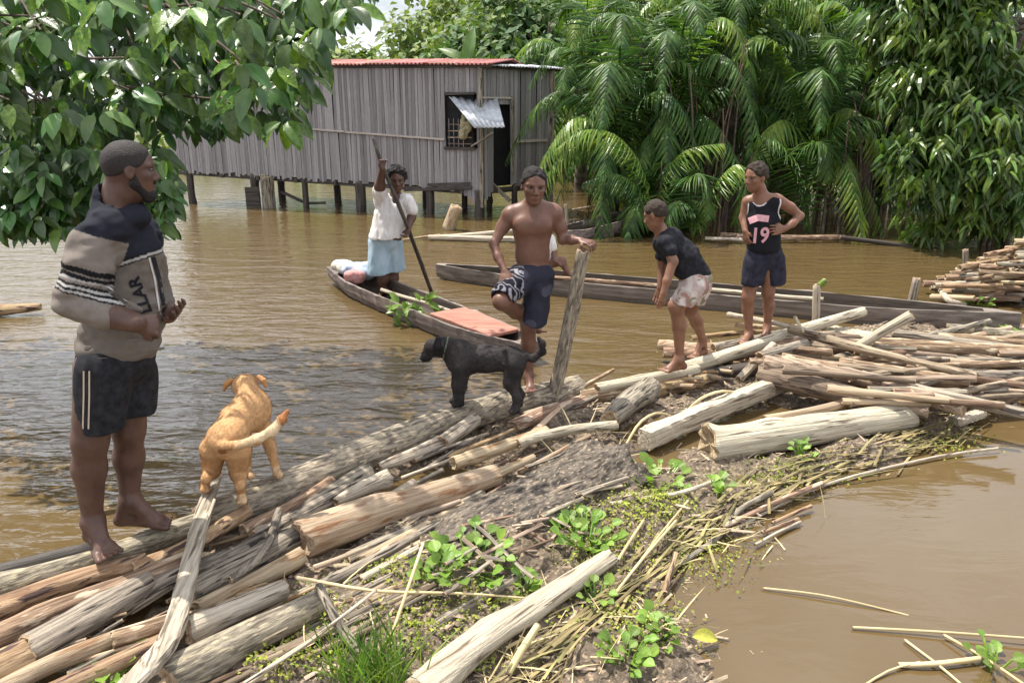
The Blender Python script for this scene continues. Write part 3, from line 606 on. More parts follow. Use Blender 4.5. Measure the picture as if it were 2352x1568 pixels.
# ------------------------------------------------------------------ round timber
def log_mesh(name, pts, r0, r1, mat, seed=0, flat=1.0, ends=None, rough=.085, sides=16, cap=True):
    pts = [Vector(p) for p in pts]; rg = np.random.default_rng(int(abs(seed)*13) % 99991)
    o0 = pts[0]; X = pts[-1]-pts[0]; Lg = X.length; R = frame(X); Ri = np.array(R.transposed())
    loc = [Vector(Ri @ np.array(p-o0)) for p in pts]
    n = int(min(46, max(7, Lg/.055)))
    if len(loc) == 2:
        b = rg.normal(0, .006*Lg, (2, 2)); f = lambda t: Vector((Lg*t, b[0, 0]*math.sin(PI*t)+b[0, 1]*math.sin(2*PI*t)*.5, (b[1, 0]*math.sin(PI*t)+b[1, 1]*math.sin(2*PI*t)*.5)*.6))
    else:
        def f(t):
            m = len(loc)-1; u = min(t*m, m-1e-6); i = int(u); u -= i; P = [loc[max(i-1, 0)], loc[i], loc[i+1], loc[min(i+2, m)]]
            return .5*((2*P[1])+(P[2]-P[0])*u+(2*P[0]-5*P[1]+4*P[2]-P[3])*u*u+(3*P[1]-P[0]-3*P[2]+P[3])*u**3)
    C = [f(i/(n-1)) for i in range(n)]; V = []
    ang = np.linspace(0, 2*PI, sides, endpoint=False); off = rg.random(3)*50
    knots = [(rg.random(), rg.random()*2*PI, rg.uniform(.06, .34)) for _ in range(int(Lg*4)+1)]
    for i, c in enumerate(C):
        t = i/(n-1); tg = (C[min(i+1, n-1)]-C[max(i-1, 0)]).normalized(); Fm = frame(tg); r = r0+(r1-r0)*t
        if ends == 'point1' and t > .8: r *= max(.15, 1-(t-.8)/.2*.85)
        if ends == 'point0' and t < .2: r *= max(.15, 1-(.2-t)/.2*.85)
        q = np.stack([np.full(sides, Lg*t*3.2), np.cos(ang)*1.3, np.sin(ang)*1.3], 1)+off
        rr = r*(1+rough*fbm(q, 3)+.035*vnoise(q*np.array([.5, 3.1, 3.1])+5)); 
        for kt, ka, kh in knots: rr = rr+r*kh*np.exp(-((t-kt)*Lg/(.9*r+.01))**2)*np.maximum(0, np.cos(ang-ka))**6
        jag = (rg.uniform(-.25, .35, sides)*r*.7 if i in (0, n-1) else np.zeros(sides))
        for k in range(sides): V.append(c+Fm @ Vector((jag[k], rr[k]*math.cos(ang[k]), rr[k]*math.sin(ang[k])*flat)))
    F = [(i*sides+k, i*sides+(k+1) % sides, (i+1)*sides+(k+1) % sides, (i+1)*sides+k) for i in range(n-1) for k in range(sides)]; mi = [0]*len(F)
    for e, sg in ((0, 1), (n-1, -1)):        # cut ends: an inner ring and a centre
        b0 = len(V); rg_ = range(e*sides, e*sides+sides); cc = sum((V[j] for j in rg_), Vector())/sides
        tx = Vector((sg, 0, 0))
        for j in rg_: V.append(V[j].lerp(cc, .14)+tx*(-.006))
        for j in rg_: V.append(V[j].lerp(cc, .55)+tx*rg.uniform(0, .02))
        V.append(cc+tx*.012); ci = len(V)-1
        for k in range(sides):
            k2 = (k+1) % sides; a, b_ = e*sides+k, e*sides+k2
            for q in ((b_, a, b0+k, b0+k2), (b0+k2, b0+k, b0+sides+k, b0+sides+k2), (b0+sides+k2, b0+sides+k, ci, ci)):
                F.append(q if sg > 0 else q[::-1]); mi.append(1)
    bm = bmesh.new(); bv = [bm.verts.new(v) for v in V]
    for q, m in zip(F, mi):
        qq = []
        for x in q:
            if x not in qq: qq.append(x)
        try: fc = bm.faces.new([bv[x] for x in qq]); fc.material_index = m; fc.smooth = m == 0
        except ValueError: pass
    me = mesh_bm(name, bm); ob = bpy.data.objects.new(name, me); COL.objects.link(ob)
    me.materials.append(mat); me.materials.append(M_end)
    ob.matrix_basis = Matrix.Translation(o0) @ R.to_4x4(); return ob
build_house()

# ------------------------------------------------------------------ dugout canoes
def canoe(A, B, hw, depth, label, sheer=(.05, .05), blunt=(.35, .35), solid=(.08, .06), rim=.028):
    A, B = Vector(A), Vector(B); rt = empty('canoe', (A+B)/2, label, 'canoe'); X = B-A; Lc = X.length; R = frame(X); n = 60
    def prof(t):
        a = min(1, t/.30); b = min(1, (1-t)/.30); wa = blunt[0]+(1-blunt[0])*math.sin(a*PI/2); wb = blunt[1]+(1-blunt[1])*math.sin(b*PI/2); return hw*wa*wb
    def zr(t): return sheer[0]*max(0, 1-t/.25)**2+sheer[1]*max(0, 1-(1-t)/.25)**2
    rng = np.random.default_rng(4); m = 11
    outer, inner = [], []
    for i in range(n):
        t = i/(n-1); w_ = prof(t)*(1+.02*rng.normal()); z = zr(t)+.004*rng.normal(); dpt = depth*(.55+.45*math.sin(PI*min(1, max(0, t)))**.5)
        for k in range(m):
            a = PI*k/(m-1); ca, sa = math.cos(a), math.sin(a)
            outer.append(Vector((Lc*t, w_*math.copysign(abs(ca)**.7, ca), z-dpt*sa**.8)))
        tt = solid[0]+(1-solid[0]-solid[1])*t; w2 = max(.012, prof(tt)-rim); z2 = zr(tt); d2 = max(.01, depth-.045)*min(1, 6*t+.15)*min(1, 6*(1-t)+.15)
        for k in range(m):
            a = PI*k/(m-1); ca, sa = math.cos(a), math.sin(a)
            inner.append(Vector((Lc*tt, w2*math.copysign(abs(ca)**.7, ca), z2-d2*sa**.7)))
    V = outer+inner; F = []; mi = []; o2 = len(outer)
    for i in range(n-1):
        for k in range(m-1):
            a = i*m+k; F.append((a, a+1, a+m+1, a+m)); mi.append(0); F.append((o2+a, o2+a+m, o2+a+m+1, o2+a+1)); mi.append(1)
        for k in (0, m-1): a = i*m+k; F.append((a, a+m, o2+a+m, o2+a)); mi.append(0)
    me = mesh_np('hull', V, F, False, mi)
    bm = bmesh.new(); bm.from_mesh(me)
    bm.verts.ensure_lookup_table()
    for i, rev in ((0, 0), (n-1, 1)):
        vs = [bm.verts[i*m+k] for k in range(m)]; bm.faces.new(vs); 
        io = [bm.verts[o2+i*m+k] for k in range(m)]
        try: f = bm.faces.new(io); f.material_index = 1
        except ValueError: pass
        # deck over the solid end
        f = bm.faces.new((bm.verts[i*m], bm.verts[i*m+m-1], bm.verts[o2+i*m+m-1], bm.verts[o2+i*m]))
    bmesh.ops.recalc_face_normals(bm, faces=bm.faces); bm.to_mesh(me); bm.free()
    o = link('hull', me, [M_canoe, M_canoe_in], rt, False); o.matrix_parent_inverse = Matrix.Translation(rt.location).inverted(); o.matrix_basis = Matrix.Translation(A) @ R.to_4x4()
    return rt, A, R, Lc
c1 = canoe(G(768, 614, .19), G(1222, 792, .17), .25, .26, 'narrow dugout canoe the woman stands in, pointing at the logs', (.02, .03), (.42, .40), (.10, .03))
c2 = canoe(G(1004, 609, .17), G(2346, 722, .18), .29, .30, 'long dark dugout canoe moored behind the boys', (.02, .02), (.14, .10), (.02, .05))
c3 = canoe(G(1444, 492, .30), G(1290, 530, .12), .32, .34, 'dark worn out canoe hull half sunk by the palms', (.05, .0), (.6, .3), (.02, .02))
bmq = bmesh.new()
o = log_mesh('plank', [G(-60, 718, .05), G(92, 704, .08)], .10, .05, M_orange, 3, flat=.7); tag(o, 'orange brown plank end floating at the left edge of the water', 'plank')
# cargo
def canoe_pt(c, t, y, z): return c[1]+c[2] @ Vector((c[3]*t, y, z))
g = Sdf(.010); g.ell(canoe_pt(c1, .045, .02, .05), (.13, .10, .075)); g.ell(canoe_pt(c1, .10, -.02, .06), (.12, .10, .09)); g.noise(14, .012); tag(body('sack', g, M_plastic, None), 'cream woven sack on the far end of the canoe', 'sack')
g = Sdf(.010); g.ell(canoe_pt(c1, .155, .06, .06), (.22, .13, .11)); g.noise(9, .03); tag(body('cloth_bundle', g, M_bluecloth, None), 'pale blue cloth bundle lying behind the woman in the canoe', 'bundle')
g = Sdf(.010); g.ell(canoe_pt(c1, .205, -.10, .03), (.12, .09, .09)); g.noise(11, .025); tag(body('cloth_bundle', g, M_pinkcloth, None), 'pink cloth bundle at the woman\'s feet in the canoe', 'bundle')
def board(name, pts4, th, mat, label, cat):
    p = [Vector(q) for q in pts4]; c = sum(p, Vector())/4; n = (p[1]-p[0]).cross(p[3]-p[0]).normalized(); bm = bmesh.new()
    if n.z < 0: n = -n
    top = [bm.verts.new(q) for q in p]; bot = [bm.verts.new(q-n*th) for q in p]; bm.faces.new(top); bm.faces.new(bot[::-1])
    for i in range(4): bm.faces.new((top[i], bot[i], bot[(i+1) % 4], top[(i+1) % 4]))
    bmesh.ops.bevel(bm, geom=bm.edges[:], offset=th*.15, segments=1, affect='EDGES')
    bmesh.ops.subdivide_edges(bm, edges=[e for e in bm.edges if e.calc_length() > .2], cuts=4)
    for v in bm.verts: v.co += Vector(np.array([1, 1, 1])*0)+n*float(vnoise(np.array([v.co[:]])*7)[0])*.008
    return tag(link(name, mesh_bm(name, bm), mat), label, cat)
board('board', [canoe_pt(c1, .66, -.19, .015), canoe_pt(c1, .66, .21, .015), canoe_pt(c1, .90, .17, .02), canoe_pt(c1, .90, -.16, .02)], .03, M_redwood, 'reddish board laid across the near half of the canoe', 'board')
tag(log_mesh('paddle', [canoe_pt(c1, .30, .03, -.06), canoe_pt(c1, .66, .08, -.02)], .020, .016, M_pale, 5), 'pale paddle lying in the bottom of the canoe', 'paddle')
tag(log_mesh('pole', [Yp(858, 320, 8.45), Yp(878, 380, 8.38), Yp(937, 524, 8.42), G(990, 668, 0), G(1000, 700, -.25)], .019, .024, M_dark, 6), 'long dark punting pole the woman holds', 'pole')
g = Sdf(.008); g.ell(canoe_pt(c2, .22, .04, -.02), (.10, .09, .08)); g.ell(canoe_pt(c2, .235, -.05, -.03), (.08, .07, .07)); g.noise(14, .02); tag(body('cloth_bundle', g, M_pinkcloth, None), 'red brown bundle beside the sitting child in the long canoe', 'bundle')
tag(log_mesh('stick', [canoe_pt(c2, .25, .0, -.03), canoe_pt(c2, .46, .02, -.02)], .025, .02, M_brown, 8), 'brown stick lying along the inside of the long canoe', 'stick')
tag(log_mesh('stick', [canoe_pt(c2, .5, .06, -.03), canoe_pt(c2, .72, .03, -.02)], .022, .02, M_pale, 9), 'pale stick lying along the inside of the long canoe', 'stick')
# ------------------------------------------------------------------ the log raft: picture points with heights, widths in picture pixels
def LOG(label, pts, w0, w1, mat, z=(.08, .08), name='log', cat='log', seed=None, flat=1.0, ends=None, group=None, rough=.07, sides=14):
    n = len(pts); P = []
    for i, p in enumerate(pts):
        zz = p[2] if len(p) > 2 else z[0]+(z[1]-z[0])*i/(n-1); P.append(G(p[0], p[1], zz))
    r0, r1 = w0*.5*mpp(P[0]), w1*.5*mpp(P[-1])
    o = log_mesh(name, P, r0, r1, mat, seed if seed is not None else pts[0][0]+pts[0][1]*3, flat, ends, rough, sides)
    return tag(o, label, cat, group)
LOG('long mossy grey log at the water edge under both dogs', [(470, 1205), (800, 1060), (1080, 952), (1330, 893)], 92, 62, M_mossy, (.09, .10), rough=.1)
LOG('mossy log the man plants his bare feet on', [(-70, 1368), (250, 1278), (420, 1215), (560, 1165)], 62, 50, M_mossy, (.12, .12), rough=.1)
LOG('dark wet log half under water in front of the man\'s feet', [(-60, 1330), (215, 1262)], 46, 40, M_dark, (.05, .05))
LOG('orange peeled log running below the man\'s front foot', [(-70, 1428), (150, 1340), (330, 1292)], 58, 44, M_orange, (.12, .13), rough=.12)
LOG('short orange log butting on from the man\'s feet toward the crossing plank', [(310, 1305), (420, 1262), (568, 1172)], 44, 30, M_orange, (.13, .16))
LOG('rough brown log with purple bark second from the left water edge', [(-70, 1495), (120, 1410), (330, 1330), (440, 1282)], 66, 46, M_brown, (.11, .13), rough=.12)
LOG('thick smooth grey speckled log at bottom left', [(64, 1496), (200, 1420), (345, 1338)], 84, 60, M_grey, (.12, .12), rough=.03)
LOG('sawn brown log end below the speckled grey log', [(-70, 1568), (74, 1505)], 84, 84, M_orange, (.10, .11), rough=.05)
LOG('slim grey log rising from the speckled log toward the tan dog', [(300, 1375), (420, 1318), (560, 1262), (660, 1192)], 46, 32, M_grey, (.10, .14))
LOG('short brown log with a dark hollow end', [(262, 1468), (330, 1446), (425, 1418)], 42, 36, M_brown, (.13, .13))
LOG('yellowish log in the bottom left corner', [(0, 1585), (130, 1518), (262, 1466)], 46, 40, M_tan, (.10, .10))
LOG('brown log along the bottom edge beside the green leaves', [(60, 1612), (220, 1545), (420, 1452)], 44, 40, M_orange, (.09, .10))
LOG('pale log with a rounded knobbly end under the crossing plank', [(430, 1452), (560, 1392), (655, 1352)], 62, 40, M_pale, (.13, .12), rough=.14)
LOG('thick mottled log at bottom middle left', [(380, 1562), (560, 1470), (745, 1380)], 92, 66, M_mossy, (.10, .09), rough=.08)
LOG('broad worn grey log between the two plank crossings', [(430, 1372), (560, 1300), (690, 1225)], 70, 58, M_grey, (.08, .10), rough=.1)
LOG('flat split log beside the smooth tan log', [(455, 1400), (600, 1325), (690, 1275)], 44, 40, M_tan, (.09, .10))
LOG('dark cracked log between the mossy log and the tan log', [(590, 1240), (720, 1170), (800, 1125)], 54, 40, M_grey, (.08, .08), rough=.14)
LOG('grey log squeezed under the mossy log', [(560, 1222), (680, 1160), (760, 1105)], 40, 26, M_brown, (.10, .10))
LOG('smooth tan log with a ragged cut end in the middle of the raft', [(692, 1240), (860, 1180), (1000, 1135), (1140, 1090)], 96, 52, M_tan, (.12, .09), rough=.035, sides=18)
LOG('thin tail of a tan log sinking into the mud mound', [(1120, 1098), (1226, 1050)], 28, 16, M_tan, (.10, .14))
LOG('long dark log lying under the smooth tan log', [(800, 1290), (960, 1215), (1110, 1140)], 40, 34, M_grey, (.03, .05), rough=.12)
LOG('split grey branch below the smooth tan log', [(740, 1345), (880, 1275), (1010, 1200)], 26, 20, M_grey, (.07, .09))
LOG('pale branch next to the split grey branch', [(830, 1330), (930, 1275), (985, 1245)], 20, 14, M_pale, (.08, .09))
LOG('tapered wedge of pale broken wood', [(772, 1152), (830, 1122), (890, 1098)], 20, 46, M_pale, (.10, .11), rough=.16)
LOG('gnarled grey chunk beside the pale wedge', [(700, 1170), (760, 1135), (845, 1090)], 44, 54, M_grey, (.07, .08), rough=.22)
LOG('small pale stub lying on the tan log', [(890, 1146), (950, 1108)], 22, 20, M_pale, (.13, .13), name='branch', cat='branch')
LOG('tapering grey stick floating below the mossy log', [(872, 1072), (950, 1042), (1015, 1015)], 20, 34, M_pale, (.09, .10), name='branch', cat='branch')
LOG('short rounded pale log against the mossy log', [(1016, 1016), (1092, 962)], 34, 32, M_pale, (.12, .14), rough=.05)
LOG('pinkish tan log with a forked end', [(1042, 1064), (1140, 1030), (1255, 992)], 34, 28, M_tan, (.10, .12), rough=.12)
LOG('fork of the pinkish tan log', [(1215, 1005), (1255, 965), (1284, 938)], 18, 10, M_tan, (.13, .16), name='branch', cat='branch')
LOG('pale pole continuing from the forked log to the chopped trunk', [(1190, 1018), (1300, 988), (1415, 976)], 24, 22, M_pale, (.12, .12))
LOG('reddish brown slab of bark by the black dog\'s hind paws', [(1180, 980), (1260, 945), (1340, 920)], 44, 40, M_brown, (.06, .08), flat=.6)
LOG('chopped trunk piece lying at a slant', [(1400, 965), (1440, 925), (1488, 898)], 44, 62, M_grey, (.11, .13), rough=.12)
LOG('pale log under the bending boy\'s front foot', [(1370, 893), (1480, 872), (1600, 848)], 26, 28, M_pale, (.13, .14))
LOG('brown log lying below the bending boy\'s log', [(1330, 915), (1450, 895), (1590, 868)], 36, 34, M_brown, (.07, .08))
LOG('broad pink brown log by the bending boy', [(1480, 905), (1560, 885), (1640, 872)], 38, 34, M_orange, (.05, .06))
LOG('long bleached pole slanting up from the bending boy to the far canoe', [(1565, 848, .13), (1700, 806, .22), (1830, 760, .30), (1982, 716, .36)], 32, 22, M_pale)
LOG('fat smooth cream log at the right', [(1625, 1022), (1800, 998), (2090, 952)], 88, 58, M_pale, (.10, .11), rough=.03, sides=18)
LOG('short stick with a dark cut end beside the cream log', [(1757, 964), (1850, 948), (1952, 924)], 24, 20, M_tan, (.16, .17), name='branch', cat='branch')
LOG('thick log at the front of the right hand pile', [(1752, 856), (1940, 905), (2130, 946)], 58, 30, M_pile, (.20, .16))
LOG('long straight pole lying just above the thick front log', [(1754, 834), (1990, 872), (2214, 940)], 36, 34, M_pile, (.28, .22))
LOG('knotty pole reaching to the right edge below the pile', [(1980, 864), (2150, 905), (2360, 952)], 28, 28, M_grey, (.26, .22))
LOG('brown pole in the middle of the pile', [(1930, 838), (2080, 862), (2220, 882)], 36, 36, M_brown, (.24, .22))
LOG('thin pole crossing over the pile from upper left', [(1815, 754), (1995, 805), (2242, 862)], 24, 16, M_pile, (.36, .30))
LOG('heavy dark bottomed log at the back of the pile', [(1998, 792), (2180, 800), (2400, 812)], 34, 34, M_brown, (.26, .26))
LOG('pink grey pole behind the heavy back log', [(2050, 766), (2205, 786), (2330, 800)], 22, 20, M_grey, (.30, .28))
LOG('grey pole at the right edge under the heavy back log', [(2150, 812), (2260, 822), (2400, 836)], 24, 24, M_grey, (.20, .20))
LOG('pale pole ending at the right edge of the pile', [(2235, 863), (2400, 862)], 26, 26, M_grey, (.24, .24))
LOG('short thick log with a broken pale end by the right edge', [(2210, 876), (2270, 884), (2345, 900)], 38, 38, M_brown, (.18, .16))
LOG('small pole tilted up out of the pile', [(1965, 800, .26), (2030, 760, .42), (2092, 724, .56)], 22, 24, M_pale)
LOG('thin upright twig on the pile', [(1845, 762, .38), (1826, 728, .50)], 6, 9, M_pale, name='branch', cat='branch')
LOG('short grey pole at the left end of the pile', [(1745, 820), (1852, 788)], 26, 22, M_grey, (.28, .30))
LOG('short brown pole between the pale planks', [(1796, 820), (1922, 842)], 22, 18, M_brown, (.30, .28))
LOG('short steep stick propped on the front of the pile', [(1697, 872, .14), (1735, 832, .22), (1776, 792, .32)], 20, 18, M_pale, name='branch', cat='branch')
LOG('thin pale stick by the standing boy\'s heel', [(1672, 722), (1780, 742), (1880, 768)], 13, 10, M_pale, (.36, .38), name='branch', cat='branch')
LOG('second thin stick behind the standing boy', [(1690, 746), (1800, 752), (1905, 740)], 12, 12, M_tan, (.28, .30), name='branch', cat='branch')
LOG('greenish mossy log under the bow of the long canoe', [(2176, 756), (2400, 778)], 28, 24, M_mossy, (.16, .16))
LOG('pole with a round cut end pointing left by the bending boy', [(1512, 792), (1620, 800), (1740, 790)], 24, 26, M_tan, (.14, .16))
LOG('brown log under the bending boy\'s back foot', [(1525, 808), (1640, 812), (1760, 800)], 24, 26, M_brown, (.11, .14))
LOG('thin reddish stick behind the bending boy', [(1590, 776), (1680, 766), (1770, 760)], 12, 12, M_orange, (.17, .24), name='branch', cat='branch')
LOG('grey pole under the standing boy\'s feet', [(1640, 800), (1720, 786), (1810, 764)], 26, 24, M_grey, (.20, .24))
LOG('rust coloured short log by the standing boy\'s feet', [(1650, 822), (1740, 806), (1830, 782)], 26, 24, M_brown, (.16, .24))
LOG('dark log in the shade below the long bleached pole', [(1620, 862), (1700, 850), (1790, 838)], 30, 34, M_dark, (.08, .12))
LOG('large split log at the bottom middle', [(960, 1600), (1080, 1490), (1240, 1385), (1400, 1280)], 104, 44, M_pale, (.08, .08), rough=.12, flat=.8)
LOG('dark slab under the split bottom log', [(900, 1500), (1060, 1400), (1200, 1320)], 30, 26, M_grey, (.04, .05))
LOG('pale round stick standing out beside the split bottom log', [(1168, 1545, .05), (1235, 1436, .14)], 17, 17, M_reed, name='branch', cat='branch')
LOG('grey barkless stick pointing down to the grass tuft', [(733, 1345, .17), (770, 1418, .14), (828, 1502, .08)], 20, 26, M_grey, name='branch', cat='branch')
LOG('forked grey branch below the tan dog', [(640, 1172, .18), (606, 1268, .17), (530, 1330, .15)], 18, 20, M_grey, name='branch', cat='branch')
LOG('thin white twig beside the crossing plank', [(492, 1148, .28), (470, 1210, .22), (445, 1300, .17)], 7, 8, M_pale, name='branch', cat='branch')
LOG('long thin curved stick trailing into the right hand water', [(1690, 1215, .02), (1877, 1119, .02), (2131, 1053, .02), (2292, 1029, .03)], 9, 6, M_pale, name='branch', cat='branch')
LOG('stick with peeling bark on the right edge of the raft', [(1660, 1210, .05), (1810, 1140, .05), (1888, 1110, .05)], 12, 12, M_brown, name='branch', cat='branch')
LOG('dark root running along the right edge of the raft', [(1500, 1330, .02), (1640, 1240, .02), (1700, 1170, .06), (1772, 1130, .08)], 14, 12, M_grey, name='branch', cat='branch')
LOG('black and white stick lying across the moss', [(1403, 1158, .10), (1500, 1142, .10), (1570, 1130, .10), (1672, 1092, .10)], 12, 9, M_pale, name='branch', cat='branch')
LOG('upper orange stick floating off the raft\'s right edge', [(1775, 1200, .02), (1862, 1162, .03)], 8, 9, M_orange, name='branch', cat='branch')
LOG('lower orange stick floating off the raft\'s right edge', [(1752, 1222, .02), (1832, 1192, .03)], 9, 9, M_orange, name='branch', cat='branch')
LOG('pale stick floating below the orange sticks', [(1735, 1250, .02), (1838, 1198, .02)], 7, 7, M_pale, name='branch', cat='branch')
LOG('rust coloured reed stem standing by the yellow leaf', [(1527, 1360, .03), (1552, 1272, .10)], 15, 13, M_orange, name='branch', cat='branch')
LOG('pair of rotten stems under the yellow leaf', [(1512, 1468, .02), (1545, 1590, .02)], 14, 12, M_orange, name='branch', cat='branch')
LOG('long pale twig lying across the raft below the tan log', [(683, 1326, .16), (860, 1356, .14), (1060, 1362, .12), (1200, 1372, .08)], 9, 4, M_reed, name='branch', cat='branch')
LOG('straight white twig at the bottom left of the raft', [(560, 1568, .14), (700, 1480, .14), (862, 1356, .16)], 8, 8, M_pale, name='branch', cat='branch')
LOG('dark barked twig parallel to the straight white twig', [(540, 1590, .10), (660, 1505, .10), (770, 1438, .10)], 14, 10, M_stick, name='branch', cat='branch')
LOG('upright straw stem leaning over the bright leaves', [(889, 1488, .04), (930, 1370, .16), (972, 1247, .26)], 8, 7, M_reed, name='branch', cat='branch')
LOG('yellow bent reed arching over the pool', [(1573, 950, .06), (1610, 915, .18), (1660, 898, .20), (1710, 905, .10)], 7, 5, M_reed, name='reed', cat='reed')
LOG('lower yellow bent reed by the dry leaf rosette', [(1440, 1018, .06), (1470, 970, .16), (1510, 948, .16), (1545, 958, .08)], 7, 5, M_reed, name='reed', cat='reed')
LOG('straw reed lying from the moss up the raft', [(1403, 1375, .05), (1470, 1290, .09), (1552, 1196, .10)], 6, 6, M_reed, name='reed', cat='reed')
LOG('yellow green reed beside the straw reed', [(1440, 1330, .06), (1510, 1235, .09), (1580, 1150, .10)], 5, 5, M_reed, name='reed', cat='reed')
LOG('brown reed near the split bottom log', [(1420, 1285, .08), (1448, 1240, .09), (1478, 1195, .10)], 8, 6, M_reed, name='reed', cat='reed')
LOG('pale reed stretched over the muddy water', [(1755, 1350, .01), (1900, 1368, .015), (2085, 1412, .0)], 5, 4, M_reed, name='reed', cat='reed')
LOG('long reed reaching the right edge low in the water', [(1960, 1440, .01), (2150, 1450, .02), (2400, 1468, .03)], 6, 6, M_reed, name='reed', cat='reed')
LOG('reed slanting down to the lower right corner', [(2170, 1458, .02), (2270, 1515, .03), (2380, 1590, .03)], 6, 6, M_reed, name='reed', cat='reed')
LOG('broad orange straw at the lower right', [(2066, 1526, .01), (2140, 1524, .02), (2250, 1512, .02)], 12, 12, M_reed, name='reed', cat='reed')
LOG('reed crossing under the broad orange straw', [(2080, 1470, .01), (2160, 1530, .015), (2230, 1590, .0)], 6, 6, M_reed, name='reed', cat='reed')
LOG('faint reed near the bottom of the brown water', [(1960, 1590, .0), (2040, 1540, .012), (2110, 1520, .02)], 6, 5, M_reed, name='reed', cat='reed')
TONE = {'pale bleached wood': 'pale', 'peeled tan wood': 'tan', 'weathered grey wood': 'grey', 'brown bark': 'brown', 'orange peeled bark': 'orange', 'brown grey pole': 'drab brown', 'dry twig bark': 'straw coloured', 'mossy lichened bark': 'mossy'}
def word(v, cuts, words):
    for c, w_ in zip(cuts, words):
        if v < c: return w_
    return words[-1]
def size(ln, a, b): return word(ln, (a, b), ('short', 'middling', 'long'))
# flat sawn timber
def PLANK(label, pts, w0, w1, th, mat, name='plank', roll=0):
    P = [G(*p) for p in pts]; bm = bmesh.new(); n = 34; m = len(P)-1; prev = None; rg = np.random.default_rng(int(pts[0][0]))
    o0 = P[0]; R = frame(P[-1]-P[0]); Ri = R.transposed(); C = []
    for i in range(n):
        u = min(i/(n-1)*m, m-1e-6); k = int(u); u -= k; Q = [P[max(k-1, 0)], P[k], P[k+1], P[min(k+2, m)]]
        C.append(Ri @ (.5*((2*Q[1])+(Q[2]-Q[0])*u+(2*Q[0]-5*Q[1]+4*Q[2]-Q[3])*u*u+(3*Q[1]-Q[0]-3*Q[2]+Q[3])*u**3)-o0))
    rr = Matrix.Rotation(roll, 3, 'X')
    for i, c in enumerate(C):
        t = i/(n-1); Fm = frame((C[min(i+1, n-1)]-C[max(i-1, 0)]).normalized()); w = (w0+(w1-w0)*t)*mpp(P[0].lerp(P[-1], t))/2; h = th/2; row = []
        for y, z in ((-1, -.7), (-.8, -1), (.8, -1), (1, -.7), (1, .7), (.85, 1), (.3, 1.05), (-.3, 1.0), (-.85, 1), (-1, .7)):
            row.append(bm.verts.new(c+Fm @ (rr @ Vector((rg.uniform(-.02, .02) if i in (0, n-1) else 0, w*y*(1+.04*rg.normal()*(abs(y) > .9)), h*z+.003*rg.normal())))))
        if prev:
            for k in range(10): bm.faces.new((prev[k], prev[(k+1) % 10], row[(k+1) % 10], row[k]))
        else: bm.faces.new(row[::-1])
        prev = row
    bm.faces.new(prev); o = bpy.data.objects.new(name, mesh_bm(name, bm)); COL.objects.link(o); o.data.materials.append(mat); o.matrix_basis = Matrix.Translation(o0) @ R.to_4x4()
    return tag(o, label, 'plank')
PLANK('long bent grey plank crossing the logs up to the tan dog\'s hind legs', [(270, 1600, .20), (382, 1478, .21), (424, 1350, .22), (456, 1215, .23), (496, 1085, .22)], 50, 28, .035, M_plank)
PLANK('squared pale beam half sunk in the pool', [(1482, 1008, .09), (1630, 945, .10), (1795, 880, .12)], 40, 26, .12, M_pale)
PLANK('broad pale plank lying under the tilted pole', [(1893, 752, .24), (2028, 776, .24)], 52, 48, .03, M_pale)
PLANK('short pale chopped slab in the middle of the pile', [(1862, 836, .20), (1985, 850, .20)], 40, 46, .04, M_pale)
PLANK('broken pale slab at the water by the right pile', [(2190, 968, .06), (2258, 948, .08)], 34, 20, .05, M_pale)

# posts
def POST(label, base, top, w0, w1, mat, y=None, seed=1):
    p = G(base[0], base[1], base[2]); q = Yp(top[0], top[1], y if y else p.y)
    p = p+(p-q).normalized()*.3
    return tag(log_mesh('post', [p, p.lerp(q, .5)+Vector((.006, 0, 0)), q], w0*.5*mpp(p), w1*.5*mpp(q), mat, seed, rough=.09), label, 'post')
POST('leaning lichened post the shirtless boy rests his hand on', (1272, 905, .12), (1341, 576), 34, 31, M_mossy, 4.93, 3)
POST('short pale post with a yellow green top in front of the long canoe', (1872, 735, .15), (1876, 655), 19, 17, M_pale, None, 4)
tag(log_mesh('cut_branch_stub', [G(1872, 735, .15)+Vector((0, 0, .33)), G(1872, 735, .15)+Vector((.05, 0, .38))], .03, .028, M_hya, 7), 'yellow green stub on top of the short pale post', 'stub')
POST('small leaning stake behind the long canoe', (2094, 690, .0), (2106, 640), 20, 18, M_grey, None, 5)
POST('grey stake standing beside the driftwood heap', (2215, 640, .0), (2218, 574), 15, 13, M_grey, None, 6)
POST('thin forked stake behind the shirtless boy', (1303, 535, .0), (1300, 470), 9, 8, M_stick, None, 7)
LOG('leaning pale stump sticking out of the water by the house', [(1030, 527, .0), (1048, 474, .42)], 30, 26, M_tan, name='stump', cat='stump')
LOG('upper floating log behind the shirtless boy', [(1010, 545), (1180, 530)], 12, 10, M_pale, (.05, .08))
LOG('lower floating log behind the shirtless boy', [(985, 545), (1110, 548), (1200, 550)], 12, 14, M_pale, (.05, .05))
LOG('thin floating pole leading to the lower floating log', [(925, 552), (1010, 540)], 5, 6, M_tan, (.03, .04))
LOG('dark rotten log beside the worn out canoe', [(1300, 520), (1420, 508), (1460, 470)], 26, 30, M_dark, (.10, .20))
LOG('second dark rotten log under the worn out canoe', [(1305, 535), (1450, 532)], 14, 20, M_dark, (.06, .06))
LOG('thin pale branch resting on the worn out canoe', [(1315, 482, .2), (1430, 462, .4)], 5, 5, M_stick, name='branch', cat='branch')
LOG('brown log lying in the water beyond the standing boy', [(1655, 540), (1790, 546), (1938, 545)], 13, 12, M_brown, (.08, .08))
LOG('pale debris log left of the standing boy at the palm foot', [(1620, 548), (1720, 552)], 9, 9, M_pale, (.05, .05))
